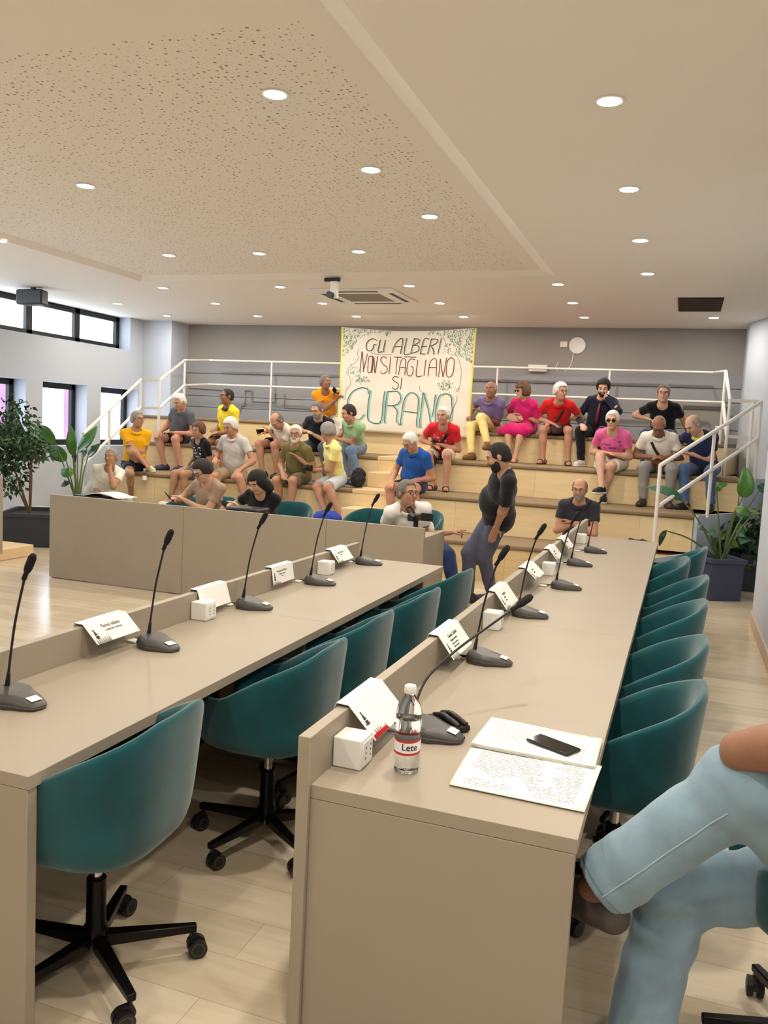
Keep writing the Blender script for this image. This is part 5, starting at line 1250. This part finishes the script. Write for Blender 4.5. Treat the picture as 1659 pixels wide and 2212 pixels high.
for i in (0, 1):
    hj, kn, an = q['legs'][i][:3]; hj, kn, an = Vector(hj), Vector(kn), Vector(an); e_ = an-(an-kn).normalized()*.01
    C.cap(hj, kn, .106, .090, .05).cap(kn, e_, .087, .083, .05, cut=1.0).ell(kn+Vector((.0, 0, .005)), [[1, 0, 0], [0, 1, 0], [0, 0, 1]], (.09, .09, .085), .04)
def folds(d, X, Y, Z_):
    r = d
    for c_, dr, fq, am, R_ in ((Vector(q['legs'][1][1]), (-.6, 0, -.8), 95, .0018, .16), (Vector(q['legs'][0][1]), (.2, 0, -1), 80, .006, .2), (Vector(q['legs'][1][2]), (.7, .0, .5), 120, .0035, .12), (Vector((.3, 2.3, .6)), (1, .2, .3), 60, .005, .2)):
        D2 = ((X-c_.x)**2+(Y-c_.y)**2+(Z_-c_.z)**2)/(R_*R_); r = r+am*np.exp(-D2)*np.sin(fq*((X-c_.x)*dr[0]+(Y-c_.y)*dr[1]*.5+(Z_-c_.z)*dr[2])+8*(Y-c_.y))
    return r
C.post = [wrinkle(.003, 18, 1), folds]
je = C.build('jeans', DEN, pj, tuple(pj.location))
# side seam and hem stitching of the upper leg
bv = BVHTree.FromObject(je, bpy.context.evaluated_depsgraph_get())
hj, kn, an = [Vector(v) for v in q['legs'][1][:3]]
pts = []
for k in range(24):
    p_ = kn.lerp(an, .12+.86*k/23)+Vector((0, -.2, .015))-Vector(pj.location)
    h_ = bv.ray_cast(p_, Vector((.05, 1, -.05)))
    if h_[0]: pts.append(h_[0]+Vector((0, -.001, 0)))
if len(pts) > 3: MB().tube(pts, .0016, 5).build('seam', mat('seam_light', (170, 186, 190), .8), je)
for fr_ in (.93,):
    pts = []; ax = (an-kn).normalized(); u_ = ax.cross(Vector((0, 0, 1))).normalized(); v_ = ax.cross(u_)
    for k in range(28):
        a_ = 2*PI*k/27; o_ = (u_*math.cos(a_)+v_*math.sin(a_)); c_ = kn.lerp(an, fr_)-Vector(pj.location); h_ = bv.ray_cast(c_+o_*.2, -o_)
        if h_[0]: pts.append(h_[0]+o_*.0006)
    if len(pts) > 5: MB().tube(pts, .0013, 5).build('hem_stitching', mat('seam_dark', (96, 118, 132), .8), je)

# ------------------------------------------------------------------ held and carried things
def hand_phone(pk, i, label, fwd=.10, up=.02, face=None, name='mobile_phone'):
    q = PP[pk]; a, e, wv = q['arms'][i]; d = (Vector(wv)-Vector(e)).normalized(); p_ = Vector(wv)+d*fwd+Vector((0, 0, up))
    to = (q['hpnt'](0, 0, 0)-p_).normalized() if face is None else Vector(face).normalized()
    X = q['st'].copy(); X = (X-to*X.dot(to)).normalized(); Y = to.cross(X)
    M = Matrix(((X.x, Y.x, to.x, p_.x), (X.y, Y.y, to.y, p_.y), (X.z, Y.z, to.z, p_.z), (0, 0, 0, 1)))
    return phone(name, label, M)
hand_phone('F', 0, 'dark phone held by the bowed person in the cream polo')
hand_phone('M', 1, 'black phone in the hands of the person in red with grey curls')
hand_phone('P', 1, 'black phone held by the person in the red polo')
hand_phone('S', 0, 'phone held low by the person in the black T-shirt, top right')
hand_phone('Y', 0, 'phone in the hands of the woman in the taupe top')
hand_phone('Z', 0, 'phone held up by the woman in black')
hand_phone('I', 1, 'black phone raised at the left edge of the banner', face=(-.6, -.7, .2))
q = PP['A']; wv = Vector(q['arms'][0][2])
t = thing('water_bottle', 'small clear water bottle dangling from the hand of the golden yellow polo', 'bottle', (wv.x+.03, wv.y-.03, wv.z-.30))
MB().lathe([(.03, 0), (.033, .01), (.033, .15), (.014, .19), (.013, .205)], n=18).build('bottle_body', PET, t)
MB().lathe([(.0335, .06), (.0335, .12)], n=18, caps=False).build('label', PAPER, t)
MB().lathe([(.015, .2), (.015, .22), (.001, .221)], n=14).build('cap', WHITEP, t)
def rbox(mb, c, sz, M=None): return mb.box((c[0]-sz[0]/2, c[1]-sz[1]/2, c[2]-sz[2]/2), (c[0]+sz[0]/2, c[1]+sz[1]/2, c[2]+sz[2]/2), M)
def strap(t, pk, side, m, wd=.016, lo=.12):
    """band over one shoulder, laid on the shirt"""
    q = PP[pk]; sh = [c for c in q['root'].children if c.name.startswith('shirt')][0]
    bv = BVHTree.FromObject(sh, bpy.context.evaluated_depsgraph_get()); L0 = Vector(q['root'].location); pts = []
    for k in range(15):
        u = k/14; p_ = q['tp'](.88+(lo-.88)*u, side*(.085-.20*u), 0)+q['ft']*.5
        h_ = bv.ray_cast(p_-L0, -q['ft'])
        h0 = h_[0] if h_[0] else bv.find_nearest(q['tp'](.9+(lo-.9)*u, side*(.085-.20*u), .12)-L0)[0]
        if h0: pts.append(h0+L0+q['ft']*.011)
    if len(pts) < 4: return
    vs = []; 
    for k, p_ in enumerate(pts):
        d = (pts[min(k+1, len(pts)-1)]-pts[max(k-1, 0)]).normalized(); n_ = d.cross(q['ft']).normalized()*wd; vs += [p_-n_, p_+n_]
    b = MB(); b.add(vs, [(2*k, 2*k+1, 2*k+3, 2*k+2) for k in range(len(pts)-1)]); o = b.build('strap', m, t, off=t.location); o.modifiers.new('s', 'SOLIDIFY').thickness = .004
def soft_bag(name, label, cat, c, r, m, rz=0, h=.007, extra=None, wr=.006):
    C = Blob(h); t = thing(name, label, cat, (c[0], c[1], c[2]-r[2])); cz, sz_ = math.cos(rz), math.sin(rz); R_ = [[cz, sz_, 0], [-sz_, cz, 0], [0, 0, 1]]
    C.ell(c, R_, r, .03)
    if extra:
        for (dx, dy, dz, rr) in extra: C.ell((c[0]+dx*cz-dy*sz_, c[1]+dx*sz_+dy*cz, c[2]+dz), R_, rr, .03)
    z0 = c[2]-r[2]*.86; C.post = [wrinkle(wr, 50, c[0]*5), lambda d, X, Y, Z_: np.maximum(d, z0-Z_)]
    C.build('bag_body', m, t, tuple(t.location)); t.location.z = t.location.z; return t
BLKC = mat('black_cloth', (26, 26, 30), .8, bump=.3); 
def lap(pk, x, y, z): q = PP[pk]; P_ = Vector(q['root'].location); return Vector(P_)+Vector((q['st'].x, q['st'].y, 0)).normalized()*x+Vector((q['ft'].x, q['ft'].y, 0)).normalized()*y+Vector((0, 0, z))
c = lap('O', .0, .26, .22); soft_bag('handbag', 'beige clutch bag on the lap of the woman in pink', 'bag', c, (.13, .045, .07), mat('beige_bag', (196, 170, 136), .7))
c = lap('T', -.0, .30, .16); t = soft_bag('shoulder_bag', 'brown leather shoulder bag on the lap of the person in the white polo', 'bag', c, (.11, .06, .075), mat('brown_leather', (132, 78, 50), .5)); strap(t, 'T', -1, BLKC)
c = lap('F', .06, .34, .02); t = soft_bag('shoulder_bag', 'black bag hanging between the knees of the bowed person in the cream polo', 'bag', c, (.09, .05, .12), BLKC); strap(t, 'F', -1, BLKC, .014)
c = lap('M', -.02, .36, .0); t = soft_bag('shoulder_bag', 'black bag hanging between the knees of the person in red with grey curls', 'bag', c, (.11, .05, .10), BLKC); strap(t, 'M', 1, BLKC, .02)
c = lap('P', .04, .30, .10); t = soft_bag('shoulder_bag', 'dark brown bag on the lap of the person in the red polo', 'bag', c, (.09, .05, .09), mat('dark_bag', (70, 48, 52), .7)); strap(t, 'P', 1, mat('dark_strap', (52, 28, 30), .7), .016)
q = PP['J']; wv = Vector(q['arms'][1][2]); t = thing('camera', 'black camera in the hands of the grey-haired person in pale yellow', 'camera', wv+Vector((-.06, -.05, .0)), math.radians(-40))
rbox(MB(), (0, 0, .03), (.12, .06, .08)).build('camera_body', BLACKP, t, bevel=.012); MB().tube([(0, -.03, .03), (0, -.09, .03)], .03, 14).build('lens', BLACKP, t); strap(t, 'J', -1, mat('olive_strap', (92, 78, 48), .8), .014, .2)
q = PP['U']; wv = Vector(q['arms'][0][2]); soft_bag('paper_tissue', 'crumpled white tissue in the hands of the bald person in navy', 'tissue', wv+Vector((-.07, -.05, .03)), (.05, .035, .035), PAPER, wr=.012)
c = at(755, 1022, y=9.95); soft_bag('backpack', 'black backpack on the tier beside the jeans of the green polo', 'bag', (c.x, 9.93+.35, TZ[1]+.13), (.10, .08, .14), BLKC, extra=((0, -.06, -.04, (.08, .05, .08)),))
c = at(708, 1110, y=9.5); soft_bag('cloth_bag', 'royal blue cloth bag on the lowest tier behind the back desk', 'bag', (c.x, 9.5, TZ[0]+.085), (.19, .10, .10), mat('blue_cloth', (34, 62, 160), .7))
c = at(1380, 1150, y=9.45); soft_bag('folded_jacket', 'dark blue folded jacket lying on the lowest tier beyond the right desk', 'jacket', (c.x, 9.5, TZ[0]+.07), (.20, .12, .09), mat('jacket_blue', (42, 52, 78), .8), extra=((-.09, 0, .0, (.10, .1, .08)), (.1, 0, .0, (.1, .1, .08))), wr=.01)
# back desk top: papers, folder, laptop-like case, camcorder
p0 = at(228, 1076, y=7.1)
sheet('paper_sheets', 'white curled sheets on the left end of the back desk', [(190, 1071), (262, 1077), (258, 1066), (200, 1061)], .88, 2, PAPER, None) if False else None
t = thing('document_pad', 'white pad of sheets over a black folder, left end of the back desk', 'papers', (at(225, 1070, y=7.1).x, 7.1, .742))
rbox(MB(), (-.10, .02, .05), (.40, .26, .10)).build('folder', BLACKP, t, bevel=.006)
b = MB(); n_ = 12
vs = [( -.16+.46*u/n_, y, .105+.035*math.sin(PI*min(1, u/n_*1.15))) for u in range(n_+1) for y in (-.13, .14)]
b.add(vs, [(2*u, 2*u+1, 2*u+3, 2*u+2) for u in range(n_)]); o = b.build('sheet', PAPER, t); o.modifiers.new('s', 'SOLIDIFY').thickness = .006
c = at(535, 1103, y=7.0); t = thing('laptop_case', 'flat black case lying on the back desk before the woman in black', 'case', (c.x, 7.0, .742), math.radians(-2))
rbox(MB(), (0, 0, .065), (.36, .24, .13)).build('case_body', BLACKP, t, bevel=.02)
c = at(898, 1136, y=7.05); t = thing('camcorder', 'black video camera on a small stand on the back desk before the man in white', 'camera', (c.x, 7.05, .742))
rbox(MB(), (-.03, 0, .03), (.2, .16, .06)).build('base', BLACKP, t, bevel=.01)
MB().tube([(0, 0, .06), (0, 0, .14)], .022, 12).build('tripod_head', BLACKP, t)
rbox(MB(), (-.02, .02, .165), (.10, .14, .065)).build('camera_body', BLACKP, t, bevel=.012)
MB().tube([(-.02, -.05, .165), (-.02, -.11, .165)], .026, 14).build('lens', BLACKP, t)
rbox(MB(), (.10, .0, .175), (.11, .008, .07)).build('flip_screen', BLACKP, t, bevel=.003)
MB().tube(spline([(-.07, .02, .2), (-.10, .02, .24), (-.07, .04, .25), (-.03, .04, .2)], 5), .012, 8).build('handle', BLACKP, t)

# ------------------------------------------------------------------ plants
POT = mat('anthracite_planter', (50, 54, 64), .55, noise=.03); SOIL = mat('soil', (52, 38, 28), .95, bump=.6)
def planter(name, label, c, sz, h, rz, m=POT):
    t = thing(name, label, 'planter', c, rz)
    b = MB(); w0 = sz*.88/2; w1 = sz/2; tck = .03
    def ringz(w_, z): return [(-w_, -w_, z), (w_, -w_, z), (w_, w_, z), (-w_, w_, z)]
    R_ = [ringz(w0, 0), ringz(w1-.012, h-.05), ringz(w1+.006, h-.05), ringz(w1+.006, h), ringz(w1-tck, h), ringz(w1-tck-.01, h-.06)]
    b.add([v for r in R_ for v in r], [(j*4+i, j*4+(i+1) % 4, (j+1)*4+(i+1) % 4, (j+1)*4+i) for j in range(5) for i in range(4)]+[(3, 2, 1, 0)])
    b.build('pot', m, t, bevel=.004)
    MB().box((-w1+tck, -w1+tck, h-.1), (w1-tck, w1-tck, h-.05)).build('soil', SOIL, t); return t
planter('planter', 'wide low anthracite planter box on the left floor, with the bushy ficus', (-7.62, 8.5, 0), .82, .42, math.radians(28))
planter('planter', 'tapering dark planter on the left behind the back desk, with the paddle-leaved plant', (xat(165, 9.0, 0), 9.0, 0), .40, .45, math.radians(10))
pR1 = at(1541, 1299, z=0); pR2 = at(1607, 1275, z=0)
planter('planter', 'square dark blue planter at the right, nearest the teal chairs', (pR1.x+.04, pR1.y+.24, 0), .40, .46, math.radians(26), mat('blue_planter', (62, 66, 92), .5))
planter('planter', 'dark planter behind the blue one, overflowing with heart-shaped leaves', (pR2.x+.08, pR2.y+.12, 0), .42, .44, math.radians(14))
LG1 = mat('leaf_green', (74, 120, 52), .35, noise=.15, nscale=12, spec=.5); LG2 = mat('leaf_dark', (36, 62, 34), .35, noise=.2, nscale=16); LG3 = mat('leaf_blue_green', (54, 96, 70), .35, noise=.2, nscale=10); STM = mat('stem_green', (88, 110, 62), .5); BRK = mat('bark', (108, 84, 60), .85, bump=.4)
def blade(mb, pts, wd, nrm=Vector((0, -1, .35)), fold=.25, n=12):
    P_ = spline(pts, n); m_ = len(P_); vs = []
    for i, p_ in enumerate(P_):
        u = i/(m_-1); d = (P_[min(i+1, m_-1)]-P_[max(i-1, 0)]).normalized(); s_ = d.cross(nrm).normalized(); k = wd*(math.sin(PI*u**.75)**.8)+.001
        up = s_.cross(d).normalized(); vs += [p_-s_*k+up*k*fold, p_-s_*k*.5+up*k*fold*.3, p_, p_+s_*k*.5+up*k*fold*.3, p_+s_*k+up*k*fold]
    mb.add(vs, [(5*i+j, 5*i+j+1, 5*i+j+6, 5*i+j+5) for i in range(m_-1) for j in range(4)])
def paddle_plant(name, label, base, ybase, specs, cat='plant', mt=None):
    """specs: (stem end px, tip px, width, y of the leaf, bend) ; the stem starts at the base"""
    t = thing(name, label, cat, base)
    for (sx_, sy_, mxx, myy, tx, ty, wd, yy, mm) in specs:
        a = at(sx_, sy_, y=yy); m_ = at(mxx, myy, y=yy-.04); b_ = at(tx, ty, y=yy+.02); o = t.location
        mid = Vector(base).lerp(a, .55)+Vector((0, 0, .05)); st = MB().tube([p_-o for p_ in spline([Vector(base)+Vector((random.uniform(-.04, .04), random.uniform(-.04, .04), 0)), mid, a], 6)], [.011]*6+[.008]*6+[.006], 8)
        st.build('stem', STM, t)
        mb = MB(); blade(mb, [a-o, m_-o, b_-o], wd); lf = mb.build('leaf', mm, t); lf.modifiers.new('s', 'SOLIDIFY').thickness = .002
    return t
by = 9.0; bx = xat(166, by, .45)
paddle_plant('strelitzia_plant', 'tall paddle-leaved plant before the left windows, behind the back desk', Vector((bx, by, .40)), by,
    [(120, 957, 88, 935, 55, 962, .10, 8.9, LG1), (158, 985, 156, 955, 152, 918, .085, 8.85, LG1), (168, 975, 192, 950, 210, 920, .095, 9.2, LG1), (190, 985, 203, 972, 216, 958, .07, 9.3, LG3), (143, 995, 125, 978, 104, 963, .09, 9.0, LG1),
     (160, 1018, 145, 1020, 131, 1013, .075, 8.8, LG1), (150, 1040, 142, 1044, 132, 1050, .045, 8.7, LG2), (180, 985, 183, 975, 181, 968, .05, 9.1, LG3), (162, 1000, 161, 985, 160, 972, .04, 9.0, LG2)])
by = pR1.y+.24; bx = pR1.x+.04
paddle_plant('strelitzia_plant', 'tall paddle-leaved plant in the blue planter beside the right handrail', Vector((bx, by, .42)), by,
    [(1604, 1075, 1612, 1045, 1610, 1008, .085, 9.75, LG1), (1474, 1080, 1440, 1060, 1395, 1052, .05, 9.5, LG3), (1548, 1062, 1555, 1050, 1572, 1046, .035, 9.7, LG1), (1590, 1098, 1606, 1104, 1624, 1116, .05, 9.6, LG1), (1520, 1140, 1514, 1138, 1506, 1134, .035, 9.5, LG3),
     (1530, 1152, 1538, 1150, 1546, 1144, .035, 9.5, LG3), (1640, 1098, 1650, 1092, 1665, 1085, .04, 9.9, LG1), (1438, 1146, 1430, 1160, 1424, 1180, .03, 9.4, LG2), (1640, 1060, 1648, 1052, 1658, 1048, .05, 10.0, LG3)])
def leafy(name, label, base, blobs, n, L, mts, seed, branches, jag=.5):
    random.seed(seed); t = thing(name, label, 'plant', base); o = Vector(base)
    br = MB()
    for (tip, mid) in branches: br.tube([p_-o for p_ in spline([Vector(base), Vector(mid), Vector(tip)], 6)], [.018-.0012*k for k in range(13)], 7)
    br.build('branches', BRK, t)
    ms = [MB() for _ in mts]; tot = sum(b_[2] for b_ in blobs)
    for (c, r, wgt) in blobs:
        for k in range(int(n*wgt/tot)):
            u = Vector((random.gauss(0, 1), random.gauss(0, 1), random.gauss(0, 1))).normalized()*random.random()**.45
            p_ = Vector(c)+Vector((u.x*r[0], u.y*r[1], u.z*r[2])); d = Vector((u.x*.6+random.uniform(-.6, .6), u.y*.6+random.uniform(-.6, .6), random.uniform(-1, .25))).normalized(); l = L*random.uniform(.6, 1.2)
            nm = Vector((random.uniform(-1, 1), random.uniform(-1, .2), random.uniform(-.2, 1))).normalized(); s_ = d.cross(nm).normalized()*l*jag; up = s_.cross(d).normalized()*l*.06
            a, b_ = p_-o, p_-o+d*l; m1 = a.lerp(b_, .35); ms[k % len(mts)].add([a, m1-s_*.5+up, b_, m1+s_*.5+up, m1-up], [(0, 4, 1), (4, 2, 1), (0, 3, 4), (4, 3, 2)])
    for m_, mt in zip(ms, mts): tag(m_.build('foliage', mt, t, smooth=False), kind=None)
    return t
leafy('ficus_plant', 'bushy small-leaved ficus in the low planter at the left edge', (-7.75, 8.45, .36),
      [((-8.05, 8.4, 1.45), (.40, .35, .42), 5), ((-7.8, 8.3, 1.25), (.32, .3, .25), 3), ((-7.55, 8.2, 1.25), (.26, .18, .12), 1.6), ((-7.35, 8.15, 1.15), (.22, .12, .10), .8), ((-7.95, 8.3, .95), (.28, .28, .25), 2), ((-8.4, 8.3, 1.2), (.4, .3, .6), 4), ((-7.9, 8.3, .72), (.16, .2, .12), .5)],
      2300, .085, [LG2, mat('leaf_mid', (50, 84, 40), .4, noise=.2, nscale=14)], 5,
      [((-8.0, 8.4, 1.8), (-7.8, 8.5, 1.1)), ((-7.3, 8.15, 1.2), (-7.6, 8.3, 1.0)), ((-8.3, 8.3, 1.5), (-8.0, 8.4, 1.0)), ((-7.9, 8.3, .8), (-7.85, 8.4, .6))])
cx, cy = pR2.x+.06, pR2.y+.1
leafy('pothos_plant', 'heart-leaved trailing plant in the rear right planter', (cx, cy, .38),
      [((cx-.05, cy, .66), (.28, .2, .2), 4), ((cx-.3, cy-.25, .62), (.2, .15, .16), 1.5), ((cx+.1, cy, .8), (.2, .2, .22), 2), ((cx-.12, cy-.22, .42), (.14, .06, .14), 1)], 190, .15,
      [LG2, mat('leaf_olive', (112, 128, 62), .4, noise=.25, nscale=9), LG3], 9, [((cx, cy, .9), (cx, cy, .6)), ((cx-.3, cy-.2, .7), (cx-.1, cy-.1, .6))], jag=.9)
